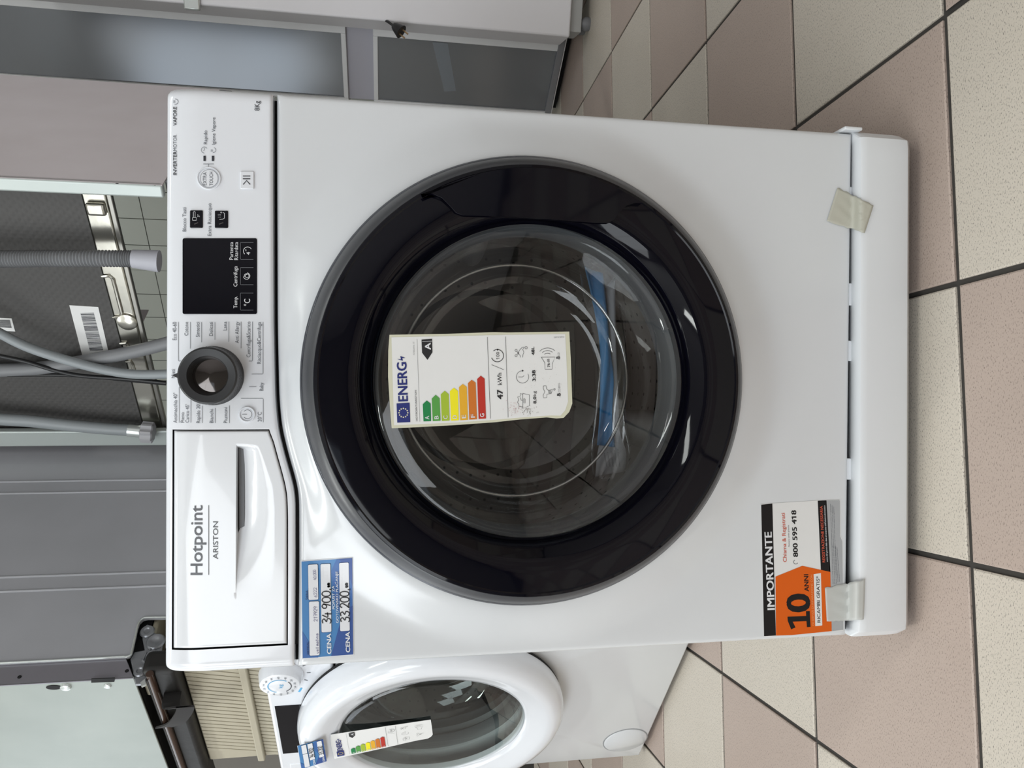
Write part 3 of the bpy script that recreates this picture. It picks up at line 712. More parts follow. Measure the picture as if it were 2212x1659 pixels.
# energy label on the glass
def energy_label(parent, mapf, full=True):
    """drawn in the pixels of an upright-scaled label; mapf lays them on the glass"""
    lab = MB(); sheet = [(60, 122), (700, 112), (1250, 92), (1400, 96), (2105, 86), (2122, 400), (2140, 905), (2105, 1000), (2040, 1068), (1960, 1074), (1850, 1062), (1550, 1085), (1250, 1118), (800, 1150), (400, 1172), (85, 1186), (62, 900), (44, 600), (46, 300)]
    pts = [mapf(a, b, -2) for a, b in sheet]; nrm = (pts[4]-pts[0]).cross(pts[-3]-pts[0]).normalized()
    if nrm.dot(mapf(900, 600, 5)-mapf(900, 600, 0)) > 0: nrm = -nrm
    lab.prism(pts, nrm*.0004); sheet_o = lab.build('energy_label', M_CREAM if full else M_PAPER, parent, smooth=0, label='white EU energy label with coloured class arrows')
    pr = Print(sheet_o, mapf)
    if full: pr.poly([(82, 150), (700, 138), (1400, 122), (2060, 114), (2078, 500), (2092, 880), (2060, 980), (2005, 1042), (1900, 1040), (1600, 1060), (1250, 1090), (800, 1122), (112, 1152), (95, 600)], M_PAPER, -1, 'print_area')
    navy = mat('eu_blue', (.012, .022, .17), .5); gold = mat('star_gold', (.85, .68, .12), .5); blk = mat('label_black', (.012, .012, .014), .5); gry = mat('label_grey', (.22, .22, .23), .5)
    pr.poly([(140, 903), (288, 895), (296, 1116), (148, 1122)], navy, 1)
    for q in range(12): pr.disc((218+50*math.cos(q*PI/6), 1010+50*math.sin(q*PI/6)), 8.5, gold if not full else mat('star_pale', (.75, .72, .50), .5), 2, 8)
    pr.text('ENERG', (268, 878), (250, 432), 106, navy, .03, 1)
    pr.poly([(145, 398), (190, 402), (182, 364), (240, 386), (205, 388), (212, 418)], navy, 1)
    pr.line([(405, 1110), (372, 170)], 3, gry, 1); pr.line([(1208, 1075), (1173, 148)], 4, blk, 1); pr.line([(1410, 1062), (1380, 143)], 4, blk, 1)
    pr.poly([(424, 177), (543, 168), (548, 322), (492, 408), (430, 326)], blk, 1); pr.text('A', (530, 292), (526, 212), 64, M_WINK, .03, 2); pr.line([(432, 200), (545, 194)], 4, M_WINK, 2)
    cols = [(.005, .22, .06), (.09, .34, .06), (.38, .52, .03), (.92, .82, .01), (.80, .42, .02), (.62, .17, .015), (.50, .025, .012)]
    ar = [((483, 870), (438, 912), (447, 1108), (533, 1105), (528, 905)), ((585, 805), (540, 848), (552, 1105), (640, 1100), (630, 845)), ((687, 760), (643, 800), (655, 1103), (743, 1098), (733, 798)),
          ((790, 725), (746, 765), (760, 1100), (848, 1095), (838, 762)), ((893, 682), (850, 718), (865, 1095), (952, 1090), (938, 715)), ((995, 635), (952, 672), (967, 1088), (1055, 1083), (1040, 668)), ((1098, 588), (1057, 625), (1073, 1080), (1158, 1075), (1142, 622))]
    for q, (co, a) in enumerate(zip(cols, ar)):
        m = mat('class_colour_%s' % 'ABCDEFG'[q], co, .5); mb = MB(); mb.poly([mapf(x, y, 1) for x, y in a]); mb.build('class_arrow', m, sheet_o, smooth=0, fix=False)
        bx = (a[2][0]+a[3][0])/2+22; pr.text('ABCDEFG'[q], (bx, a[2][1]-24), (bx-2, a[2][1]-64), 46, M_WINK, .02, 2)
    if full:
        pr.text('HOTPOINT/ARISTON', (380, 1105), (366, 752), 20, gry, .012, 1); pr.text('XF86WK IT', (347, 356), (343, 200), 18, mat('label_faint', (.42, .42, .42), .5), -.004, 1)
        pr.text('47', (1350, 856), (1346, 745), 62, blk, .03, 1); pr.text('kWh', (1340, 692), (1335, 556), 50, blk, .0, 1)
        pr.text('8,0', (1731, 905), (1728, 826), 34, blk, .02, 1); pr.text('kg', (1727, 818), (1724, 762), 34, blk, -.004, 1); pr.text('3:38', (1723, 650), (1718, 525), 36, blk, .03, 1)
        pr.text('48', (1712, 352), (1708, 288), 34, blk, .03, 1); pr.text('L', (1708, 280), (1706, 256), 34, blk, -.004, 1); pr.text('76', (1886, 490), (1883, 446), 28, blk, .02, 1); pr.text('dB', (1882, 438), (1879, 396), 28, blk, -.004, 1)
        pr.text('A', (2006, 832), (2006, 818), 18, gry, 0, 1); pr.text('B', (2007, 814), (2005, 786), 40, blk, .04, 1); pr.text('CDEFG', (2004, 776), (2000, 672), 22, gry, -.006, 1)
        pr.text('A', (1998, 408), (1998, 394), 18, gry, 0, 1); pr.text('B', (1999, 392), (1997, 366), 40, blk, .04, 1); pr.text('CD', (1997, 360), (1994, 322), 22, gry, -.006, 1)
        pr.text('2019/2014', (1930, 160), (2048, 156), 16, gry, -.004, 1)
    if full:                                       # grime rubbed into the paper
        for q in range(170):
            gx, gy = (random.gauss(1640, 40), random.gauss(985, 25)) if q % 2 else (random.gauss(1480, 45), random.gauss(970, 40))
            if gy < 1045: pr.disc((gx, gy), random.uniform(1.5, 4.5), mat('grime_dark', (.30, .28, .26), .7) if q % 2 else mat('grime_pink', (.62, .42, .42), .7), 1, 5, 'grime')
        for q in range(60): pr.disc((random.gauss(1760, 90), random.gauss(600, 90)), random.uniform(1, 3), mat('grime_light', (.55, .52, .48), .7), 1, 5, 'grime')
    pr.line([(1220, 462), (1360, 520)], 4, blk, 1); pr.arc((1287, 360), 70, -130, 160, 7, blk, 1); pr.text('100', (1312, 402), (1308, 318), 36, blk, -.004, 1); pr.poly([(1283, 285), (1302, 292), (1286, 304)], blk, 1)
    pr.poly([(1284, 280), (1306, 292), (1284, 304)], blk, 1)
    pr.arc((1573, 602), 70, -30, 280, 4, blk, 1); pr.line([(1525, 602), (1575, 602), (1592, 586)], 4, blk, 1); pr.poly([(1568, 520), (1588, 532), (1568, 543)], blk, 1)
    pr.line([(1575, 790), (1652, 806), (1652, 930), (1578, 962), (1575, 790)], 4, blk, 1); pr.line([(1588, 850), (1602, 852), (1602, 900), (1588, 900), (1588, 850)], 4, blk, 1)
    pr.line([(1574, 800), (1545, 790), (1550, 820), (1518, 830), (1530, 865), (1515, 890), (1532, 915), (1528, 935), (1574, 945)], 4, blk, 1); pr.line([(1545, 835), (1560, 870), (1572, 868)], 4, blk, 1)
    pr.line([(1575, 380), (1578, 350), (1588, 320), (1575, 290), (1588, 270), (1590, 262), (1570, 265), (1545, 290), (1528, 320), (1530, 345), (1545, 355), (1548, 380)], 4, blk, 1)
    for y_ in (300, 360): pr.arc((1500, y_), 12, 0, 360, 4, blk, 1, 14)
    pr.line([(1508, 308), (1530, 345)], 4, blk, 1); pr.line([(1510, 350), (1530, 315)], 4, blk, 1); pr.arc((1614, 270), 14, 0, 360, 4, blk, 1, 14)
    pr.line([(1787, 378), (1943, 376), (1912, 452), (1910, 514), (1830, 514), (1826, 440), (1787, 378)], 4, blk, 1)
    for q in range(3): pr.arc((1858, 395), 62+30*q, 235-6*q, 300+6*q, 4, blk, 1)
    pr.line([(1810, 705), (1842, 703), (1848, 740), (1870, 755), (1918, 742), (1900, 790), (1850, 800), (1850, 838), (1812, 840), (1808, 812), (1826, 770), (1810, 735), (1810, 705)], 4, blk, 1)
    for q in range(3): pr.line([(1868+14*q, 752), (1872+12*q, 790)], 4, blk, 1)
    pr.arc((1936, 744), 9, 0, 360, 4, blk, 1, 10)
    pr.done()
    return sheet_o
LABY = -.0432
random.seed(11)
energy_label(WM, lambda a, b, lift=0: on_y(830+a/5.267, 700+b/5.267, LABY-lift*.0002))

# price sticker
def price_sticker(parent, mapf, writing=True, nthick=.0002):
    sky = mat('sticker_blue', (.045, .20, .46), .35); deep = mat('sticker_deep_blue', (.02, .07, .28), .35); edge = mat('sticker_edge', (.72, .74, .78), .4); fld = mat('sticker_field', (.74, .75, .78), .4); nv = mat('sticker_navy', (.012, .03, .12), .4); pen = mat('pen_blue', (.14, .13, .26), .5); marker = mat('marker_black', (.006, .006, .008), .5)
    mid = mat('sticker_mid_blue', (.028, .12, .37), .35)
    ou = [(66, 148), (846, 94), (860, 1558), (84, 1618)]
    mb = MB(); pts = [mapf(a, b, 0) for a, b in ou]; nrm = (pts[1]-pts[0]).cross(pts[3]-pts[0]).normalized()
    if nrm.dot(mapf(400, 800, 5)-mapf(400, 800, 0)) > 0: nrm = -nrm
    def bil(u, v): return mapf(*[(ou[0][q]*(1-u)+ou[1][q]*u)*(1-v)+(ou[3][q]*(1-u)+ou[2][q]*u)*v for q in (0, 1)], 0)
    mb.grid(bil, 16, 24); st = mb.build('price_sticker', edge, parent, smooth=60, label='blue and white price sticker with handwritten prices')
    pr = Print(st, mapf, 55)
    pr.poly([(78, 160), (834, 108), (848, 1546), (96, 1604)], sky, 1)
    pr.poly([(600, 124), (834, 108), (848, 1546), (520, 1571), (690, 1050), (560, 700), (520, 300)], mid, 2); pr.poly([(700, 900), (842, 820), (848, 1546), (520, 1571)], deep, 3); pr.poly([(640, 122), (834, 108), (838, 520), (770, 330)], deep, 3)
    pr.poly([(90, 1200), (330, 1590), (96, 1604)], mid, 2)
    def field(a0, b0, a1, b1, sk=16):
        pts = rrect(a0, b0, a1, b1, 18, 3); pts = [(x+sk*((y-b0)/1000.0), y-(x-a0)*.06) for x, y in pts]
        pr.poly([(x+(4 if x > (a0+a1)/2 else -4), y+(4 if y > (b0+b1)/2 else -4)) for x, y in pts], nv, 4); pr.poly(pts, fld, 5)
    field(176, 208, 320, 735); field(190, 760, 338, 1566, 12); field(362, 200, 508, 1218); field(640, 182, 782, 1200)
    if writing:
        pr.text('ARTIKAL', (192, 1556), (186, 1358), 32, nv, .006, 6); pr.text('ŠIFRA', (180, 728), (174, 592), 34, nv, .01, 6)
        pr.text('CENA', (523, 1540), (517, 1232), 62, M_WINK, .03, 6); pr.text('CENA', (804, 1516), (797, 1208), 62, M_WINK, .03, 6)
        pr.text('POPUST ZA', (577, 870), (568, 520), 36, M_WINK, .012, 6); pr.text('GOTOVINSKO PLAĆANJE', (632, 1078), (622, 308), 36, M_WINK, .012, 6)
        pr.hand('34.900,', (518, 1090), (506, 555), 128, 15, marker, 7); pr.hand('##', (512, 545), (508, 478), 50, 18, marker, 7)
        pr.hand('33.200,', (796, 1066), (780, 560), 132, 15, marker, 7); pr.hand('##', (784, 548), (776, 478), 54, 18, marker, 7)
        pr.hand('217929', (316, 1056), (312, 828), 54, 5, pen, 7); pr.hand('ves masina', (336, 1535), (328, 1235), 44, 5, pen, 7); pr.hand('6222', (312, 695), (304, 545), 50, 4, pen, 7); pr.hand('40.000', (300, 435), (292, 285), 46, 4, pen, 7)
    else:
        pr.text('CENA', (523, 1540), (517, 1232), 62, M_WINK, .03, 6); pr.text('CENA', (804, 1516), (797, 1208), 62, M_WINK, .03, 6)
        pr.hand('34.900', (518, 1090), (506, 500), 128, 17, marker, 7); pr.hand('33.200', (796, 1066), (780, 500), 132, 17, marker, 7)
    pr.done(); return st
price_sticker(WM, lambda a, b, lift=0: on_front(640+a/6.914, 1190+b/6.914, lift*1.6))

# notice sticker at the lower left corner
def notice(a, b, lift=0): return on_front(1600+a/4.879, 1060+b/4.879, lift)
orange = mat('notice_orange', (.72, .115, .003), .4, spec=.3); nblk = mat('notice_black', (.008, .007, .008), .4, spec=.25); red = mat('notice_red', (.62, .10, .05), .45); ngrey = mat('notice_grey', (.40, .41, .42), .4); nwh = mat('notice_white', (.78, .78, .77), .4)
mb = MB(); pts = [notice(a, b) for a, b in [(212, 150), (220, 140), (905, 97), (1040, 94), (1050, 104), (1056, 480), (1076, 540), (1088, 1464), (1078, 1474), (960, 1484), (545, 1524), (250, 1538), (240, 1528)]]
mb.prism(pts, (0, .0003, 0)); st = mb.build('notice_sticker', nwh, WM, smooth=0, label='black, white and orange notice sticker')
pr = Print(st, notice)
pr.poly([(216, 148), (334, 135), (371, 1526), (246, 1534)], nblk, 1)
pr.poly([(812, 105), (905, 101), (946, 856), (845, 836)], nblk, 1)
pr.poly([(908, 101), (1040, 98), (1046, 110), (1050, 480), (1072, 540), (1083, 1466), (962, 1480)], ngrey, 1)
pr.poly([(367, 906), (650, 792), (945, 856), (960, 1480), (545, 1521), (372, 1527)], orange, 2)
pr.text('IMPORTANTE', (358, 1256), (325, 432), 74, M_WINK, .03, 2); pr.text('Chiama & Registrati', (486, 752), (465, 235), 38, red, .010, 2); pr.text('Numero verde gratuito', (516, 590), (509, 362), 14, M_INK, 0, 2)
pr.text('800 595 418', (604, 698), (583, 205), 48, nblk, .028, 2); pr.arc((580, 752), 22, 20, 250, 5, M_INK, 2)
pr.text('0', (731, 1275), (720, 1078), 235, nblk, .035, 3)
pr.poly([(735, 1400), (728, 1268), (688, 1270), (691, 1322), (488, 1330), (490, 1368), (532, 1462), (580, 1440), (548, 1378), (694, 1370), (697, 1402)][:1] + [(728, 1268), (688, 1270), (690, 1320), (493, 1328), (496, 1372), (532, 1462), (578, 1441), (548, 1380), (693, 1374), (698, 1438), (737, 1436)], nblk, 3); pr.text('ANNI', (719, 1062), (712, 880), 46, nblk, .025, 3)
pr.text('DI SERVIZI DI RIPARAZIONE CON', (775, 1418), (757, 885), 21, mat('notice_pale_orange', (.85, .36, .14), .4), -.004, 3)
pr.poly([(769, 880), (845, 868), (860, 1420), (786, 1428)], nwh, 3); pr.text('RICAMBI GRATIS*', (841, 1390), (829, 900), 32, nblk, .006, 4)
pr.text('REGISTRAZIONE NECESSARIA', (890, 755), (862, 160), 27, red, .018, 2); pr.text("entro 60 giorni dalla data di acquisto dell'elettrodomestico", (919, 750), (890, 156), 15, M_WINK, .01, 2, italic=.2)
for q in range(5):
    x0 = 950+q*17; pr.text('Servizio di ricambi gratuiti riservato ai clienti che registrano il prodotto entro i termini indicati nel regolamento', (x0+28, 980+(0 if q < 3 else -20)), (x0, 140+q*14+(0 if q < 3 else 400)), 9, M_INK, 0, 2)
pr.done()

# kick plate, hanging loose and taped on
kt = .0785
def kick_prof(u):   # front profile from the back of the ledge to the foot: (y, z)
    return [(.012, kt+.0040), (-.0095, kt+.0036), (-.0120, kt+.0026), (-.0132, kt+.0002), (-.0138, kt-.006), (-.0130, .030), (-.0115, .020), (-.006, .0135)][u]
mb = MB(); NX = 60; rows = []
KWL, KWR = -.2995, .2990
for i in range(NX+1):
    x = KWL+(KWR-KWL)*i/NX; e = min(x-KWL, KWR-x); back = rnd(e, .016)
    lift = .006*(i/NX)                             # its right end sits a little higher
    rows.append([(x, kick_prof(u)[0]+back, kick_prof(u)[1]+lift) for u in range(8)])
rows = [[(p[0], .055, p[2]) for p in rows[0]]] + rows + [[(p[0], .055, p[2]) for p in rows[-1]]]
vs_ = [p for r in rows for p in r]
mb.add(vs_, [[j*8+u, j*8+u+1, (j+1)*8+u+1, (j+1)*8+u] for j in range(len(rows)-1) for u in range(7)])
kick = mb.build('kick_plate', M_KICK, WM, smooth=24, label='loose white plinth panel held on with tape')
sol = kick.modifiers.new('thick', 'SOLIDIFY'); sol.thickness = .0022; sol.offset = -1
mb = MB(); mb.box((.2988, -.006, kt+.002), (.3030, .030, .1035)); mb.build('end_return', M_KICK, kick, bevel=.0015)
M_TAB = mat('white_tab', (.85, .87, .90), .3)
for y0, y1 in ((404, 492), (612, 660), (736, 780), (990, 1036)):
    a = on_y(1846, y1, .004).x; b = on_y(1846, y0, .004).x; mb = MB(); mb.box((a, .0035, kt), (b, .0095, BOT+.004)); mb.build('clip_tab', M_TAB, kick, bevel=.0008)
# tape over the joint
def tape(name, px, m, label):
    tl, tr, br, bl = px                            # corners as seen: body side first
    def surf(a, b):
        p0 = on_y(a, b, -.0012)
        if p0.z > BOT+.002: return Vector((p0.x, -.0010 + front_y(p0.x, p0.z), p0.z))
        p1 = on_y(a, b, -.0160)
        t_ = sstep((BOT+.002-p0.z)/.014); pm = on_y(a, b, -.0012-.0146*t_); return pm
    mb = MB(); wob = [random.uniform(-1, 1) for _ in range(40)]
    def f(u, v):
        e = 1.6*(wob[int(v*16)]*(1 if u in (0.0,) else 0) + wob[int(v*16)+17]*(1 if u == 1.0 else 0))
        a = (tl[0]*(1-u)+tr[0]*u)*(1-v)+(bl[0]*(1-u)+br[0]*u)*v; b = (tl[1]*(1-u)+tr[1]*u)*(1-v)+(bl[1]*(1-u)+br[1]*u)*v + e
        p = surf(a, b); p.y -= .0009*abs(math.sin(9*u+5*v))*math.sin(PI*u)*math.sin(PI*v); return p
    mb.grid(lambda u, v: f(v, u), 16, 16)
    o = mb.build(name, m, WM, smooth=60, label=label); s = o.modifiers.new('thick', 'SOLIDIFY'); s.thickness = .00015; s.offset = 1
tape('tape_strip', ((1786, 478), (1809, 405), (1887, 444), (1868, 503)), M_TAPE, 'beige masking tape strip')
tape('tape_strip', ((1786, 1342), (1782, 1270), (1869, 1252), (1866, 1338)), M_TAPE2, 'pale translucent tape strip over the notice')

# document bag lying in the drum
BAG = thing('document_bag', 'clear plastic bag with blue and white leaflets lying inside the drum', 'bag', (0, 0, 0))
def bagpt(px, py, Y=.135): return on_y(px, py, Y)
def ribbon(name, edge_a, edge_b, Y, m, amp, thick=.0006, nv=6, ph=0.0):
    A = catmull([bagpt(a, b, Y) for a, b in edge_a], 6); B = catmull([bagpt(a, b, Y) for a, b in edge_b], 6); mb = MB(); n_ = len(A)-1
    def f(u, v):
        i = min(n_, int(round(u*n_))); p = A[i].lerp(B[i], v); p.y += amp*math.sin(7*u+3*v+ph)*math.sin(PI*v+.3) ; return p
    mb.grid(f, n_, nv); o = mb.build(name, m, BAG, smooth=60); s = o.modifiers.new('thick', 'SOLIDIFY'); s.thickness = thick; return o
ribbon('blue_leaflet', [(1262, 575), (1278, 640), (1295, 740), (1296, 820), (1294, 900), (1290, 962)], [(1302, 590), (1312, 660), (1320, 760), (1325, 820), (1322, 900), (1329, 966)], .128, mat('leaflet_blue', (.06, .36, .75), .4), .006)
wl_ = ribbon('white_booklet', [(1290, 640), (1302, 740), (1312, 850), (1300, 930), (1290, 980), (1286, 1030)], [(1328, 600), (1332, 740), (1336, 850), (1338, 930), (1352, 975), (1352, 1018)], .138, mat('leaflet_white', (.86, .88, .90), .5), .004)
ribbon('plastic_sleeve', [(1250, 560), (1262, 650), (1280, 760), (1284, 880), (1278, 980), (1284, 1040)], [(1340, 560), (1350, 650), (1352, 760), (1350, 880), (1362, 975), (1345, 1040)], .118, M_FILM, .010, .0003, 10, 1.2)
pr = Print(wl_, lambda px, py, lift=0: bagpt(px, py, .1315))
for q in range(5): pr.text('avvertenze e informazioni per l uso', (1312+q*7, 1008), (1306+q*7.4, 978-2*q), 3.2, M_INK, 0)
pr.done()

# ------------------------------------------------------------------ the second washing machine, turned away to the left
class Place:                                       # a thing with its own frame: local x along its front, y into it
    def __init__(s, name, label, cat, loc, rz, group=None):
        s.o = thing(name, label, cat, loc, rz, group); s.P = Vector(loc); s.M = Matrix.Translation(s.P) @ Matrix.Rotation(rz, 4, 'Z'); s.I = s.M.inverted()
        s.ex = Vector((math.cos(rz), math.sin(rz), 0)); s.ey = Vector((-math.sin(rz), math.cos(rz), 0))
    def at(s, px, py, off=0.0): return s.I @ on_plane(px, py, s.P + s.ey*off, s.ey)           # on the plane local y = off
    def side(s, px, py, x): return s.I @ on_plane(px, py, s.P + s.ex*x, s.ex)                 # on the plane local x = x
M2P = Vector((-.5469, .637, 0)) + E1*(-.177)
m2 = Place('washing_machine', 'white washing machine with wide white door ring, partly hidden behind the near one', 'washing machine', M2P, ANG)
W2 = m2.o; T2 = .857
mb = MB(); mb.box((-HW, .012, .012), (-HW+.002, .52, T2)); mb.box((HW-.002, .012, .012), (HW, .52, T2)); mb.box((-HW+.002, .518, .012), (HW-.002, .52, T2)); mb.box((-HW+.002, .012, T2-.02), (HW-.002, .518, T2)); mb.build('casing', M_ENAMEL, W2, smooth=0)
for sx in (-1, 1):
    for fy in (.06, .46):
        mb = MB(); mb.lathe([(0, 0), (.02, 0), (.02, .012), (0, .012)], (sx*(HW-.05), fy), 16, axis='Z'); mb.build('foot', M_DARK, W2)
S2 = .727; C2 = (0.0, .532)
def front_ring(c, r_hole, x0, x1, z0, z1, y, name, m, parent, nbev=.006, N=32):
    bs = []
    for d, yy in ((nbev, y), (nbev*.4, y+nbev*.25), (0, y+nbev), (0, y+.014)):
        p = [(x0+d+(x1-x0-2*d)*i/N, z1-d) for i in range(N)] + [(x1-d, z1-d+(z0-z1+2*d)*i/N) for i in range(N)] + [(x1-d+(x0-x1+2*d)*i/N, z0+d) for i in range(N)] + [(x0+d, z0+d+(z1-z0-2*d)*i/N) for i in range(N)]
        bs.append([(x, yy, z) for x, z in p])
    hole = []
    for x, _, z in bs[0]:
        a = math.atan2(z-c[1], x-c[0]); hole.append((c[0]+r_hole*math.cos(a), y, c[1]+r_hole*math.sin(a)))
    rings = [[(x, y+.02, z) for x, _, z in hole], hole] + bs; n = 4*N; mb = MB()
    mb.add([p for r in rings for p in r], [[j*n+i, j*n+(i+1) % n, (j+1)*n+(i+1) % n, (j+1)*n+i] for j in range(len(rings)-1) for i in range(n)])
    return mb.build(name, m, parent, smooth=50)
front_ring(C2, .19, -HW, HW, .012, S2-.0012, 0, 'front_sheet', M_ENAMEL, W2)
mb = MB(); mb.box((-HW, -.004, S2+.0012), (HW, .03, T2)); cp2 = mb.build('control_panel', M_PANEL, W2, bevel=.006, seg=3)
mb = MB(); mb.box((-HW+.003, .008, S2-.01), (HW-.003, .009, S2+.01)); mb.build('shadow_gap', M_DARK, W2, smooth=0)
# small service flap, low on the left
mb = MB(); fc = (-.21, .068)
mb.lathe([(.052, .001), (.052, -.001), (.049, -.003), (.0, -.0035)], fc, 40); fl = mb.build('filter_flap', M_ENAMEL, W2)
mb = MB(); mb.lathe([(.0545, -.0004), (.0525, -.0008)], fc, 40); mb.build('flap_gap', mat('soft_gap', (.30, .31, .32), .6), W2)
drum_set(W2, C2, 0, .235, .008, .182)
door2 = bpy.data.objects.new('door', None); COL.objects.link(door2); door2.parent = W2; door2['label'] = 'round door with a broad white ring'
mb = MB(); mb.lathe([(.258, -.002), (.268, -.004), (.270, -.010), (.268, -.020)], C2, 120); mb.build('dark_gap_ring', M_DARK, door2)  # black ring painting in the shade between door and front sheet
mb = MB(); mb.lathe([(.250, -.008), (.2695, -.012), (.2720, -.020), (.2715, -.034), (.2670, -.050), (.2570, -.062), (.2420, -.067), (.2280, -.064), (.2150, -.058), (.2000, -.053), (.1900, -.049), (.1860, -.042), (.1850, -.030)], C2, 140); mb.build('ring', M_PANEL, door2, smooth=60)
mb = MB(); mb.lathe([(.1900, -.040), (.1840, -.047), (.170, -.049), (.12, -.052), (.0002, -.054)], C2, 96); mb.build('glass_cover', glass_mat('green_tinged_glass', (.86, .92, .90), .01, .05, 3.5), door2, smooth=60)
mb = MB(); mb.lathe([(.186, -.034), (.182, -.02), (.172, .01), (.166, .05), (.150, .09), (.11, .11), (.0002, .118)], C2, 96); mb.build('glass_bowl', M_BOWL, door2, smooth=60)
mb = MB(); mb.lathe([(.0, .03), (.0, .03)], C2, 4)
# programme knob
kc2 = m2.at(604, 1482, -.028); kx, kz = kc2.x, kc2.z
mb = MB(); mb.lathe([(.041, -.003), (.041, -.008), (.0375, -.022), (.0360, -.0265), (.033, -.028), (.0, -.0285)], (kx, kz), 56); kn2 = mb.build('programme_knob', M_PANEL, W2, smooth=40)
pr = Print(kn2, lambda a, b, lift=0: Vector((kx+a, -.0290-lift*.0002, kz-b)))
sky2 = mat('knob_print_blue', (.10, .42, .72), .4)
pr.arc((0, 0), .021, 200, 400, .0016, sky2); pr.arc((0, 0), .021, 50, 150, .0016, M_INKD); pr.text('kg', (-.006, .005), (.006, .005), .007, sky2)
for q in range(14):
    a = 2*PI*q/14; pr.text(['60', '40', '30', '20', '14', '90', '44'][q % 7], (.0285*math.cos(a)-.0035, .0285*math.sin(a)+.002), (.0285*math.cos(a)+.0035, .0285*math.sin(a)+.002), .004, M_INK)
pr.done()
pr = Print(cp2, lambda a, b, lift=0: Vector((a, -.0045, b)))
for q in range(9):
    a = math.radians(150+q*30); pr.line([(kx+.047*math.cos(a), kz+.047*math.sin(a)), (kx+.054*math.cos(a), kz+.054*math.sin(a))], .0022, M_INK)
pr.line([(kx-.066, kz-.028), (kx-.052, kz-.034)], .004, sky2); pr.done()
dq = [m2.at(a, b, -.0045) for a, b in ((589, 1526), (646, 1538), (640, 1600), (635, 1626), (607, 1611))]
mb = MB(); mb.prism([Vector((min(p.x for p in dq), -.0052, .790)), Vector((max(p.x for p in dq), -.0052, .790)), Vector((max(p.x for p in dq), -.0052, .846)), Vector((min(p.x for p in dq), -.0052, .846))], (0, .003, 0)); mb.build('display', M_BLACK, W2, bevel=.0006)
mb = MB(); mb.prism([Vector((-.27, -.0052, .745)), Vector((-.19, -.0052, .745)), Vector((-.19, -.0052, .835)), Vector((-.27, -.0052, .835))], (0, .003, 0)); mb.build('drawer_front', M_PANEL, W2, bevel=.001)
# its labels
def quad_map(pl, q, off, box):                     # from drawing pixels to the pixels of a quad in the photograph, then on to the surface
    (tl, tr, br, bl), (x0, y0, x1, y1) = q, box
    def f(a, b, lift=0):
        u = (a-x0)/(x1-x0); v = (b-y0)/(y1-y0)
        px = (tl[0]*(1-u)+tr[0]*u)*(1-v)+(bl[0]*(1-u)+br[0]*u)*v; py = (tl[1]*(1-u)+tr[1]*u)*(1-v)+(bl[1]*(1-u)+br[1]*u)*v
        return pl.at(px, py, off - lift*.0004)
    return f
energy_label(W2, quad_map(m2, ((714, 1586), (932, 1555), (933, 1597), (720, 1638)), -.058, (60, 100, 2120, 1150)), full=False)
price_sticker(W2, quad_map(m2, ((642, 1610), (699, 1597), (706, 1646), (649, 1662)), -.0685, (66, 120, 852, 1590)), writing=False)

# ------------------------------------------------------------------ what is stacked on the second machine
M_GALV = mat('galvanised_sheet', (.36, .39, .36), .42, metal=.4, bump=(14, .10, 3), vary=(6, (.31, .34, .315), .35, .7))
M_GSIDE = mat('grey_painted_sheet', (.43, .435, .465), .30, coat=.25, coat_rough=.2, bump=(10, .05, 2), vary=(5, (.39, .395, .42), .35, .7))
M_FLANGE = mat('grey_violet_sheet', (.27, .26, .29), .35, metal=.4)
M_BRIGHT = mat('bright_edge', (.70, .74, .72), .25, metal=.6)
M_FOAM = mat('beige_foam', (.43, .39, .295), .7)
M_BLKW = mat('black_wrap', (.010, .009, .008), .55, bump=(35, .6, 4))
CB = Place('appliance_cabinet', 'grey cabinet with bare metal back and stamped bracket in its cut-out corner', 'appliance', (0, 0, 0), 0)
CB.o.rotation_euler = (0, 0, ANG)
c0 = on_plane(289, 1465, M2P + E2*.03, E2)         # the lower corner of the back that faces the window
CB.P = Vector((c0.x, c0.y, 0)); CB.o.location = (c0.x, c0.y, c0.z); CB.P = c0.copy()
CB.M = Matrix.Translation(CB.P) @ Matrix.Rotation(ANG, 4, 'Z'); CB.I = CB.M.inverted(); CB.ex = E1.copy(); CB.ey = E2.copy()
CW, CH = .60, .86; CD = CB.side(345, 948, 0.0).y
back = MB(); back.prism([Vector((-CW, 0, 0)), Vector((0, 0, 0)), Vector((0, 0, CH)), Vector((-CW, 0, CH))], (0, .004, 0)); ob = back.build('back_sheet', M_GALV, CB.o, bevel=.0015)
for nm, pts in (('oval_hole', [(116+17*math.cos(2*PI*q/16), 1485.5+4.5*math.sin(2*PI*q/16)) for q in range(16)]), ('slot', [(197, 1467), (248, 1465), (247, 1473), (197, 1475)])):
    mb = MB(); mb.prism([CB.at(a, b, -.0012) for a, b in pts], (0, .0015, 0)); mb.build(nm, M_DARK, ob, smooth=0)
p = CB.at(142, 1484, -.001); mb = MB(); mb.lathe([(.010, 0), (.009, -.004), (.004, -.006), (0, -.006)], (p.x, p.z), 20); mb.build('rivet', M_BRIGHT, ob)
p = CB.at(232, 1482, -.001); mb = MB(); mb.lathe([(.007, 0), (.006, -.003), (0, -.005)], (p.x, p.z), 16); mb.build('rivet', M_BRIGHT, ob)
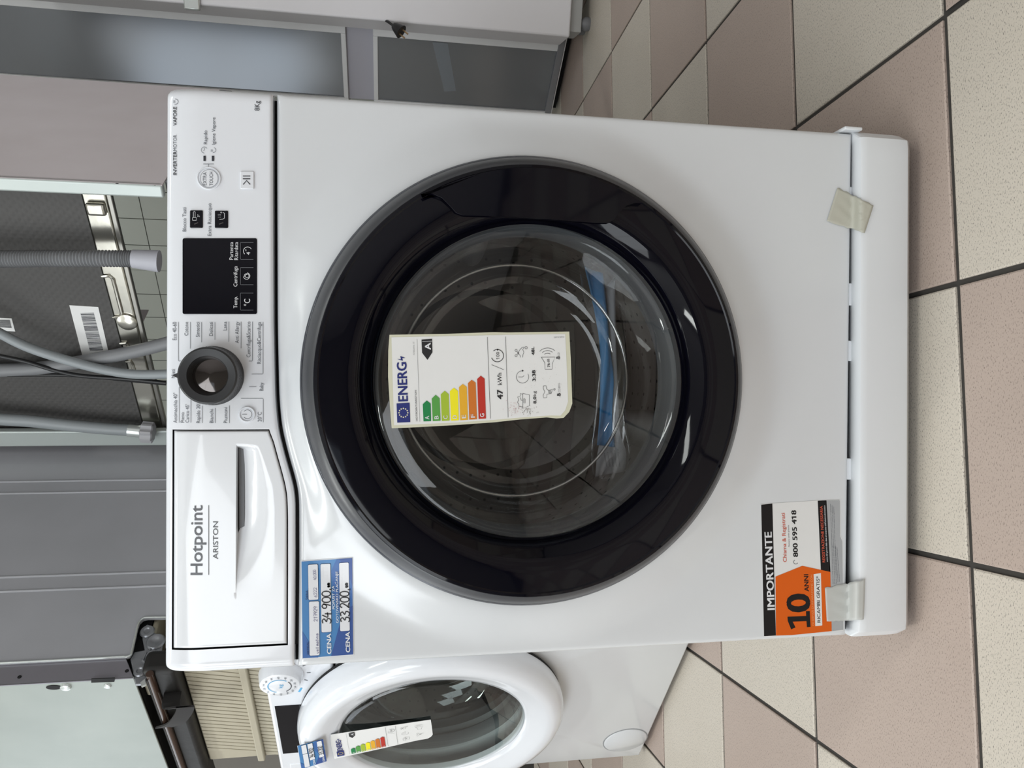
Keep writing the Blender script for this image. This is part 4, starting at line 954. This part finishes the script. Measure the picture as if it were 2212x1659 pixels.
# side with the rounded cut-out; drawn on the plane x = 0 and given depth
fl_px = [(-60, 1484), (289, 1465.5), (280, 1424), (272, 1422), (-60, 1446)]
mb = MB(); top_z = CH
def sp(px, py, x=0.0): return CB.side(px, py, x)
a1 = sp(272, 1421); a2 = sp(0, 1442)
mb.prism([Vector((0, .0, 0)), Vector((0, a1.y, a1.z)), Vector((0, a1.y, CH)), Vector((0, 0, CH))], (-.003, 0, 0)); flo = mb.build('corner_flange', M_FLANGE, CB.o, bevel=.001)
for a, b in ((42, 1462), (274, 1449)):
    q = sp(a, b, .001); mb = MB(); mb.lathe([(.0001, .0), (.002, .0), (.003, .001), (.0034, 0.0)], (0, 0), 12)
    mb.build('screw_hole', M_DARK, flo, xf=Matrix.Translation(q) @ Matrix.Rotation(PI/2, 4, 'Z'))
out = [sp(a, b, .004) for a, b in [(270, 1420), (280, 1417), (285, 1408), (297, 1355), (301, 1344), (308, 1337), (318, 1334.5), (352, 1334), (366, 1333.5)]]
zb = out[-1].z
y_in = out[0].y
pts = [Vector((.004, p.y, p.z)) for p in out] + [Vector((.004, CD, zb)), Vector((.004, CD, CH)), Vector((.004, y_in, CH))]
mb = MB(); mb.prism(pts, (-.010, 0, 0)); sd = mb.build('side_sheet', M_GSIDE, CB.o, bevel=.002)
mb = MB(); mb.tube([Vector((.005, p.y, p.z)) for p in catmull(out, 5)], .0022, 8); mb.build('cut_out_lip', M_BRIGHT, sd)
mb = MB(); mb.tube([Vector((.005, y_in+.001, out[0].z)), Vector((.005, y_in+.001, CH-.01))], .0022, 8); mb.build('edge_lip', M_BRIGHT, sd)
for b0, b1 in ((1046, 1031), (1070, 1057), (1248, 1235), (1279, 1265)):
    p = sp(170, (b0+b1)/2, .004); mb = MB(); mb.tube([Vector((.0035, p.y, zb+.005)), Vector((.0035, p.y, CH-.01))], .0028, 8); mb.build('pressed_bead', M_GSIDE, sd)
# black box standing in for the shade inside, and the stamped bracket
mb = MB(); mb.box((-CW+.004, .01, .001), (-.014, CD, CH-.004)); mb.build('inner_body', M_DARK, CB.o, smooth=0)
M_BRK = mat('stamped_bracket', (.30, .31, .33), .35, metal=.6)
bx = -.004
mb = MB(); mb.prism([sp(a, b, bx) for a, b in [(281, 1424), (290, 1408), (312, 1404), (307, 1380), (309, 1356), (318, 1348), (328, 1352), (332, 1366), (346, 1372), (352, 1390), (350, 1402), (346, 1425), (337, 1440), (325, 1448), (318, 1466), (310, 1478), (292, 1479), (289, 1464)]], (-.006, 0, 0)); br = mb.build('foot_bracket', M_BRK, CB.o, bevel=.002, seg=3)
for a, b, r in ((318, 1364, .014), (336, 1386, .018), (329, 1417, .013), (302, 1450, .012)):
    q = sp(a, b, bx+.001); mb = MB(); mb.lathe([(r, 0), (r*.85, -.003), (r*.5, -.003), (r*.35, -.001), (0.0001, -.001)], (0, 0), 24); mb.build('pressed_boss', M_BRK, br, xf=Matrix.Translation(q) @ Matrix.Rotation(PI/2, 4, 'Z'))
for (a, b), (c_, d) in (((322, 1384), (326, 1404)), ((308, 1425), (315, 1410)), ((308, 1427), (325, 1443))):
    mb = MB(); mb.tube([sp(a, b, bx+.001), sp(c_, d, bx+.001)], .0028, 8); mb.build('pressed_rib', M_BRK, br)
mb = MB(); mb.prism([sp(a, b, bx+.003) for a, b in [(303, 1474), (313, 1466), (315, 1478), (305, 1482)]], (-.006, 0, 0)); mb.build('bracket_tab', M_BRIGHT, br)

# slab and foam beneath it (both rest on the second machine)
slab_front = .045
def m2z(px, py, off): return m2.at(px, py, off)
ztop = c0.z - .012
zmid = m2.at(418, 1550, slab_front).z
xl = m2.at(463, 1653, slab_front).x
xr = m2.at(470, 1436, slab_front).x

foam = Place('packing_block', 'beige ribbed foam packing block on top of the second washing machine', 'packaging', M2P + E1*((xl+xr)/2) + E2*slab_front + Vector((0, 0, T2)), ANG)
fw = (xr-xl)/2; fh = zmid - T2
mb = MB(); mb.box((-fw, .012, .0005), (fw, .22, fh-.0005)); mb.build('block', M_FOAM, foam.o, bevel=.004)
nr = 26; mb0 = None
for q in range(nr):
    x0 = -fw+.004+(2*fw-.008)*q/nr; x1 = x0+(2*fw-.008)/nr*.82; sl = .045
    mb = MB(); mb.prism([Vector((max(-fw, x0-0), .012, .012)), Vector((x1, .012, .012)), Vector((min(fw, x1+sl), .012, fh-.004)), Vector((min(fw, x0+sl), .012, fh-.004))] if x1+sl < fw else [Vector((x0, .012, .012)), Vector((x1, .012, .012)), Vector((fw, .012, fh-.004)), Vector((min(fw-.001, x0+sl), .012, fh-.004))], (0, -.0022, 0)); mb.build('rib', M_FOAM, foam.o, bevel=.002)
mb = MB(); mb.box((-fw, .000, .044), (fw, .012, .060)); mb.build('band', M_FOAM, foam.o, bevel=.003)
slab = Place('padded_slab', 'black wrapped slab with a strap loop between foam block and grey cabinet', 'slab', M2P + E1*((xl+xr)/2) + E2*(slab_front-.012) + Vector((0, 0, zmid)), ANG)
sh = ztop - zmid
sxr = slab.at(325, 1452, 0).x
mb = MB(); mb.box((-fw-.10, 0, 0), (sxr, .05, sh)); mb.build('body', M_BLKW, slab.o, bevel=.012, seg=4)
mb = MB(); mb.tube([Vector((-fw-.10, -.003, sh*.72)), Vector((sxr, -.003, sh*.72))], .007, 10); mb.build('welt', mat('dark_brown_gloss', (.06, .035, .025), .18), slab.o)
# strap arching out of the slab
s0 = slab.at(372, 1500, -.004); s1 = slab.at(352, 1575, -.004)
mid = slab.at(400, 1530, -.05)
loop = catmull([s0+Vector((0, .002, 0)), s0.lerp(mid, .55)+Vector((0, -.012, .012)), mid, s1.lerp(mid, .55)+Vector((0, -.010, -.006)), s1+Vector((0, .002, 0))], 8)
mb = MB()
for i, q in enumerate(loop): pass
wv = Vector((0, 0, 1)); n_ = len(loop)
vs_ = []
for q in loop: vs_ += [q+Vector((.0, 0, .016)), q+Vector((0, 0, -.016)), q+Vector((0, .004, -.016)), q+Vector((0, .004, .016))]
mb.add(vs_, [[i*4+k, i*4+(k+1) % 4, (i+1)*4+(k+1) % 4, (i+1)*4+k] for i in range(n_-1) for k in range(4)] + [[0, 1, 2, 3], [(n_-1)*4+3, (n_-1)*4+2, (n_-1)*4+1, (n_-1)*4]])
mb.build('strap', mat('matte_black_webbing', (.022, .020, .020), .8), slab.o, smooth=60)
# foam corner pad right below the cabinet's bracket
mb = MB(); q = CB.P
pad = Place('corner_pad', 'small beige foam pad under the corner of the grey cabinet', 'packaging', (c0.x, c0.y, ztop), ANG)
mb.box((-.10, .02, .0003), (-.014, .19, c0.z-ztop-.0005)); tag(mb.build('corner_pad', M_FOAM, bevel=.004, xf=pad.M), 'small beige foam pad under the corner of the grey cabinet', 'packaging'); bpy.data.objects.remove(pad.o)

# ------------------------------------------------------------------ washing machine seen from behind, on a stand
M_STRIP = mat('pale_painted_edge', (.55, .60, .58), .35, metal=.25)
M_PINKS = mat('grey_pink_side_sheet', (.79, .73, .755), .38, coat=.2, coat_rough=.25, bump=(8, .06, 2), vary=(9, (.74, .675, .695), .3, .75))
M_QUILT = quilt_mat('quilted_dark_sheet', (.085, .082, .080), 26)
M_BAR = mat('galvanised_bar', (.62, .60, .53), .22, metal=.95, bump=(20, .15, 3))
bR = on_plane(350, 400, Vector((0, .74, 0)), Vector((0, 1, 0)))
BK = Place('washing_machine', 'washing machine seen from behind with dark quilted back, hanging hoses and barcode label', 'washing machine', bR, ANG)
B_o = BK.o
BKw = -BK.at(200, 963, 0).x; BD = .62; BH = .86
mb = MB(); mb.prism([Vector((0, 0, 0)), Vector((0, BD, 0)), Vector((0, BD, BH)), Vector((0, 0, BH))], (-.003, 0, 0)); mb.build('side_sheet', M_PINKS, B_o, bevel=.001)
mb = MB(); mb.prism([Vector((-BKw, 0, .30)), Vector((-BKw, BD, .30)), Vector((-BKw, BD, BH)), Vector((-BKw, 0, BH))], (.003, 0, 0)); mb.build('side_sheet', M_PINKS, B_o, bevel=.001)
mb = MB(); mb.box((-BKw, 0, BH-.02), (0, BD, BH)); mb.build('top_plate', M_PINKS, B_o, bevel=.003)
def zb_(px, py, off=0): return BK.at(px, py, off)
swr = -zb_(200, 421).x
mb = MB(); mb.box((-swr, -.002, .0), (0, .014, BH)); es = mb.build('edge_strip', M_STRIP, B_o, bevel=.004, seg=3)
for a, b in ((253, 401), (335, 406)):
    p = zb_(a, b, -.0025); mb = MB(); mb.lathe([(.0045, 0), (.0045, -.001), (0, -.001)], (p.x, p.z), 14); mb.build('screw_hole', M_DARK, es)
swl = zb_(200, 931).x + BKw
mb = MB(); mb.box((-BKw, -.002, .0), (-BKw+swl, .014, BH)); mb.build('edge_strip', M_STRIP, B_o, bevel=.004, seg=3)
yb = .022
zq = [zb_(a, b, yb) for a, b in ((187, 432), (302, 922))]; zlow = (zq[0].z+zq[1].z)/2
zq2 = [zb_(a, b, yb+.004) for a, b in ((246, 432), (338, 922))]; zbar = (zq2[0].z+zq2[1].z)/2
mb = MB(); mb.box((-BKw+.004, yb, zlow), (-.004, yb+.006, BH-.02)); qs = mb.build('back_sheet', M_QUILT, B_o, smooth=0)
mb = MB(); mb.box((-BKw+.004, yb+.004, zbar), (-.004, yb+.03, zlow+.01)); bar = mb.build('cross_bar', M_BAR, B_o, bevel=.004, seg=3)
mb = MB(); mb.box((-BKw+.004, yb+.000, zbar-.012), (-.004, yb+.012, zbar-.002)); mb.build('lower_lip', mat('lip_metal', (.35, .34, .31), .3, metal=.8), B_o, bevel=.002)
cc = lambda a, b: (a/2.592, 340+b/2.592)
def bar_pt(a, b): p = BK.at(*cc(a, b), yb+.003); return p
for pts in ([(570, 665), (610, 662), (632, 680), (682, 870), (672, 890), (632, 895)], [(672, 1040), (705, 1038), (718, 1060), (722, 1082)], [(705, 1142), (728, 1140), (740, 1160), (752, 1195)]):
    mb = MB(); mb.tube([bar_pt(a, b) for a, b in pts], .004, 8); mb.build('pressed_rib', M_BAR, bar)
p = bar_pt(712, 920); mb = MB(); mb.lathe([(.022, p.y+.001), (.020, p.y-.004), (.010, p.y-.007), (0.0001, p.y-.007)], (p.x, p.z), 24); mb.build('pressed_boss', M_BAR, bar)
mb = MB(); q0, q1 = bar_pt(480, 245), bar_pt(620, 320); mb.box((q1.x, yb-.010, min(q0.z, q1.z)+.004), (q0.x, yb+.004, max(q0.z, q1.z))); mb.build('bar_fold', M_BAR, bar, bevel=.006, seg=3)
# barcode labels
for pts, bars in (([(388, 828), (550, 838), (610, 1100), (460, 1107)], [(450, 872), (525, 870), (578, 1080), (503, 1083)]), ([(-60, 896), (65, 902), (85, 975), (-40, 968)], [(-40, 908), (55, 910), (66, 955), (-30, 950)])):
    mb = MB(); mb.prism([BK.at(*cc(a, b), yb-.001) for a, b in pts], (0, .0008, 0)); bl = mb.build('barcode_label', M_PAPER, B_o, smooth=0)
    pr = Print(bl, lambda px, py, lift=0: BK.at(px, py, yb-.0014)); A, Bq, Cq, Dq = [cc(a, b) for a, b in bars]; nb = 46 if len(pts) and pts[0][0] > 0 else 14
    random.seed(3); tpos = 0.0
    while tpos < 1:
        w = random.choice((.008, .012, .02)); t0_, t1_ = tpos, min(1, tpos+w)
        f = lambda P_, Q_, t_: (P_[0]*(1-t_)+Q_[0]*t_, P_[1]*(1-t_)+Q_[1]*t_)
        pr.poly([f(A, Dq, t0_), f(Bq, Cq, t0_), f(Bq, Cq, t1_), f(A, Dq, t1_)], M_INKD, nm='barcode'); tpos += w + random.choice((.008, .012, .018))
    pr.done()
# hoses and cables
def hose(name, pts, r, m, off, ribs=False, n=12):
    P_ = catmull([BK.at(*cc(a, b), yb+.004 if i == 0 else (off*.4+yb*.3 if i == 1 and a < -300 else off)) for i, (a, b) in enumerate(pts)], 26 if ribs else 10)
    mb = MB(); mb.tube(P_, r, n, ribs=[1.0, .93, .86, .93] if ribs else None); return mb.build(name, m, B_o, smooth=50)
M_HOSE = mat('grey_hose', (.21, .215, .225), .45); M_HOSE2 = mat('pale_grey_hose', (.30, .325, .34), .42); M_CAB = mat('black_cable', (.015, .015, .016), .4); M_CAP = mat('pale_violet_plastic', (.47, .47, .52), .45)
dh = hose('drain_hose', [(-520, 520), (-420, 545), (-300, 560), (-180, 565), (-60, 566), (0, 568), (100, 568), (200, 566), (300, 566), (420, 566), (540, 566), (660, 567), (748, 568)], .0175, M_HOSE, -.03, True, 20)
mb = MB(); a_, b_ = BK.at(*cc(742, 568), -.03), BK.at(*cc(892, 582), -.03); mb.tube([a_.lerp(b_, q/6) for q in range(7)], lambda t: .0185+.004*t, 20); mb.build('hose_end', M_CAP, dh, smooth=40)
hose('inlet_hose', [(-520, 640), (-360, 770), (-200, 870), (-60, 950), (0, 985), (150, 1060), (350, 1128), (550, 1182), (740, 1213), (920, 1214), (1000, 1205)], .0105, M_HOSE2, -.035)
hose('grey_hose', [(-520, 1120), (-360, 1165), (-200, 1185), (-60, 1190), (0, 1192), (200, 1182), (420, 1150), (600, 1118), (760, 1085), (920, 1045), (1000, 1020)], .0150, M_HOSE, -.008)
hose('power_cable', [(-520, 980), (-360, 1035), (-200, 1070), (-60, 1100), (0, 1112), (150, 1145), (300, 1190), (450, 1222), (700, 1240), (930, 1262)], .0048, M_CAB, -.022)
hose('power_cable', [(-520, 1190), (-360, 1205), (-200, 1213), (-60, 1216), (0, 1218), (300, 1218), (500, 1226), (700, 1246), (930, 1268)], .0040, M_CAB, -.016)
ih = hose('inlet_hose', [(-520, 1400), (-360, 1425), (-200, 1445), (-60, 1458), (0, 1466), (180, 1478), (400, 1502), (600, 1520), (725, 1527)], .0140, M_HOSE2, -.020)
mb = MB(); a_, b_ = BK.at(*cc(718, 1528), -.020), BK.at(*cc(790, 1535), -.020); mb.tube([a_.lerp(b_, q/4) for q in range(5)], .0150, 18); mb.build('ferrule', M_BRIGHT, ih, smooth=40)
a_, b_ = BK.at(*cc(786, 1536), -.020), BK.at(*cc(862, 1542), -.020); d_ = (b_-a_).normalized(); s_ = d_.orthogonal().normalized(); t_ = d_.cross(s_)
mb = MB(); rr = [(.026 if q % 4 < 2 else .022) for q in range(32)]
ringp = lambda c_, sc: [c_ + (s_*math.cos(2*PI*q/32)+t_*math.sin(2*PI*q/32))*rr[q]*sc for q in range(32)]
R_ = [ringp(a_, .6), ringp(a_.lerp(b_, .12), 1), ringp(a_.lerp(b_, .9), 1), ringp(b_, .85)]
mb.add([p for r in R_ for p in r], [[j*32+q, j*32+(q+1) % 32, (j+1)*32+(q+1) % 32, (j+1)*32+q] for j in range(3) for q in range(32)] + [list(range(31, -1, -1)), list(range(96, 128))]); mb.build('union_nut', mat('pale_grey_nut', (.42, .42, .44), .5), ih, smooth=40)
# stand that carries it (behind the near machine)
ST = Place('steel_stand', 'plain grey steel stand carrying the machine seen from behind', 'stand', Vector((bR.x, bR.y, 0)), ANG)
M_STAND = mat('stand_grey', (.22, .23, .24), .5)
mb = MB(); mb.box((-BKw, .02, bR.z-.03), (0, BD, bR.z)); mb.build('shelf', M_STAND, ST.o, bevel=.003)
for lx in (-BKw+.02, -.05):
    for ly in (.03, BD-.06):
        mb = MB(); mb.box((lx, ly, 0), (lx+.03, ly+.03, bR.z-.03)); mb.build('leg', M_STAND, ST.o, bevel=.003)

# ------------------------------------------------------------------ tall cabinets on the right
FA1, FA2 = on_floor(1240, 85), on_floor(1208, 232)
ra = math.atan2((FA1-FA2).y, (FA1-FA2).x)
FA = Place('refrigerator', 'tall refrigerator with white frame and two dark reflective panels, right of the near machine', 'refrigerator', FA1, ra)
A_o = FA.o; M_FRW = mat('fridge_white', (.88, .88, .88), .35, coat=.2); M_PANE = mat('grey_reflective_panel', (.24, .255, .275), .16, metal=.6, bump=(3, .03, 2), vary=(4, (.24, .25, .265), .3, .7)); M_LILAC = mat('lilac_grey_sheet', (.52, .51, .57), .4)
xL = FA.at(350, 190).x; xR = .015; FH = 1.95
mb = MB(); mb.box((xL, .012, .05), (xR, .56, FH)); mb.build('body', M_LILAC, A_o, bevel=.004)
mb = MB(); mb.box((xL+.01, .03, .005), (xR-.01, .54, .05)); mb.build('plinth', M_DARK, A_o, smooth=0)
mb = MB(); mb.box((xL, -.01, .030), (xR, .012, .052)); mb.build('base_rail', mat('rail_grey', (.25, .25, .26), .5), A_o, bevel=.002)
xi = FA.at(900, 84).x                              # where the right-hand frame meets the panel
zt0, zt1 = FA.at(748, 100).z, FA.at(806, 100).z; zlo = FA.at(1211, 150).z
for z0, z1 in ((zt0, FH-.01), (zlo, zt1)):
    dr = bpy.data.objects.new('door', None); COL.objects.link(dr); dr.parent = A_o
    for nm, lo, hi in (('stile', (xi, -.006, z0), (xR, .012, z1)), ('stile', (xL, -.006, z0), (xL+.014, .012, z1)), ('rail', (xL+.014, -.006, z0), (xi, .012, z0+.016)), ('rail', (xL+.014, -.006, z1-.016), (xi, .012, z1))):
        mb = MB(); mb.box(lo, hi); mb.build(nm, M_FRW, dr, bevel=.002)
    mb = MB(); mb.box((xL+.014, .001, z0+.016), (xi, .010, z1-.016)); mb.build('panel', M_PANE, dr, smooth=0)
mb = MB(); mb.box((xL, .002, zt1), ((xL+xR)/2+.4, .0125, zt0-.028)); 
mb = MB(); q0 = [FA.at(a, b, -.001) for a, b in ((934, 91), (967, 94), (985, 196), (960, 198))]; mb.prism(q0, (0, .0004, 0)); mb.build('tape_residue', mat('old_tape', (.42, .46, .50), .3, alpha=.35), A_o, smooth=0)
FD1 = on_floor(1231, 80, .07)
FD = Place('freezer', 'plain pale grey slim freezer at the right edge, in front of the dark panelled refrigerator', 'freezer', Vector((FD1.x, FD1.y, 0)), math.radians(-14))
M_PALE = mat('pale_grey_side', (.88, .865, .89), .42, bump=(500, .04, 2))
mb = MB(); mb.box((.0, 0, .07), (.62, .14, 1.90)); mb.build('body', M_PALE, FD.o, bevel=.006, seg=3)
mb = MB(); mb.box((.02, .02, .030), (.60, .12, .07)); mb.build('base_frame', mat('base_white', (.45, .45, .44), .5), FD.o, bevel=.002)
for lx in (.05, .55):
    for ly in (.04, .10):
        mb = MB(); mb.lathe([(0, 0), (.02, 0), (.022, .014), (.012, .030), (0, .030)], (lx, ly), 16, axis='Z'); mb.build('foot', M_GREYPL, FD.o)
hp = FD.at(415, 6, -.004); mb = MB(); mb.box((hp.x-.02, -.012, hp.z-.022), (hp.x+.02, .0, hp.z+.022)); mb.build('hinge_clip', M_BRIGHT, FD.o, bevel=.004)

# power plug dangling beside it
pl = bpy.data.objects.new('power_plug', None); COL.objects.link(pl); pl.parent = FD.o; pl['label'] = 'black mains plug with brass pins'
P0, P1, P2 = FD.at(842, 50, -.010), FD.at(854, 58, -.016), FD.at(867, 69, -.024)
mb = MB(); mb.tube([FD.at(834, 45, .006), FD.at(838, 47, -.004), P0, P1], .004, 8); mb.build('cable', M_CAB, pl)
mb = MB(); d_ = (P2-P1); mb.tube([P1-d_*.3, P1, P1+d_*.5, P2], lambda t: .009+.012*t, 14); mb.build('plug_body', M_CAB, pl, smooth=50)
dn = d_.normalized(); sdv = dn.cross(Vector((0, 1, 0))).normalized()
for s_ in (-1, 1):
    mb = MB(); mb.tube([P2+sdv*s_*.0075, P2+sdv*s_*.0075+dn*.020], .0024, 8); mb.build('pin', mat('brass', (.55, .38, .22), .3, metal=.9), pl)
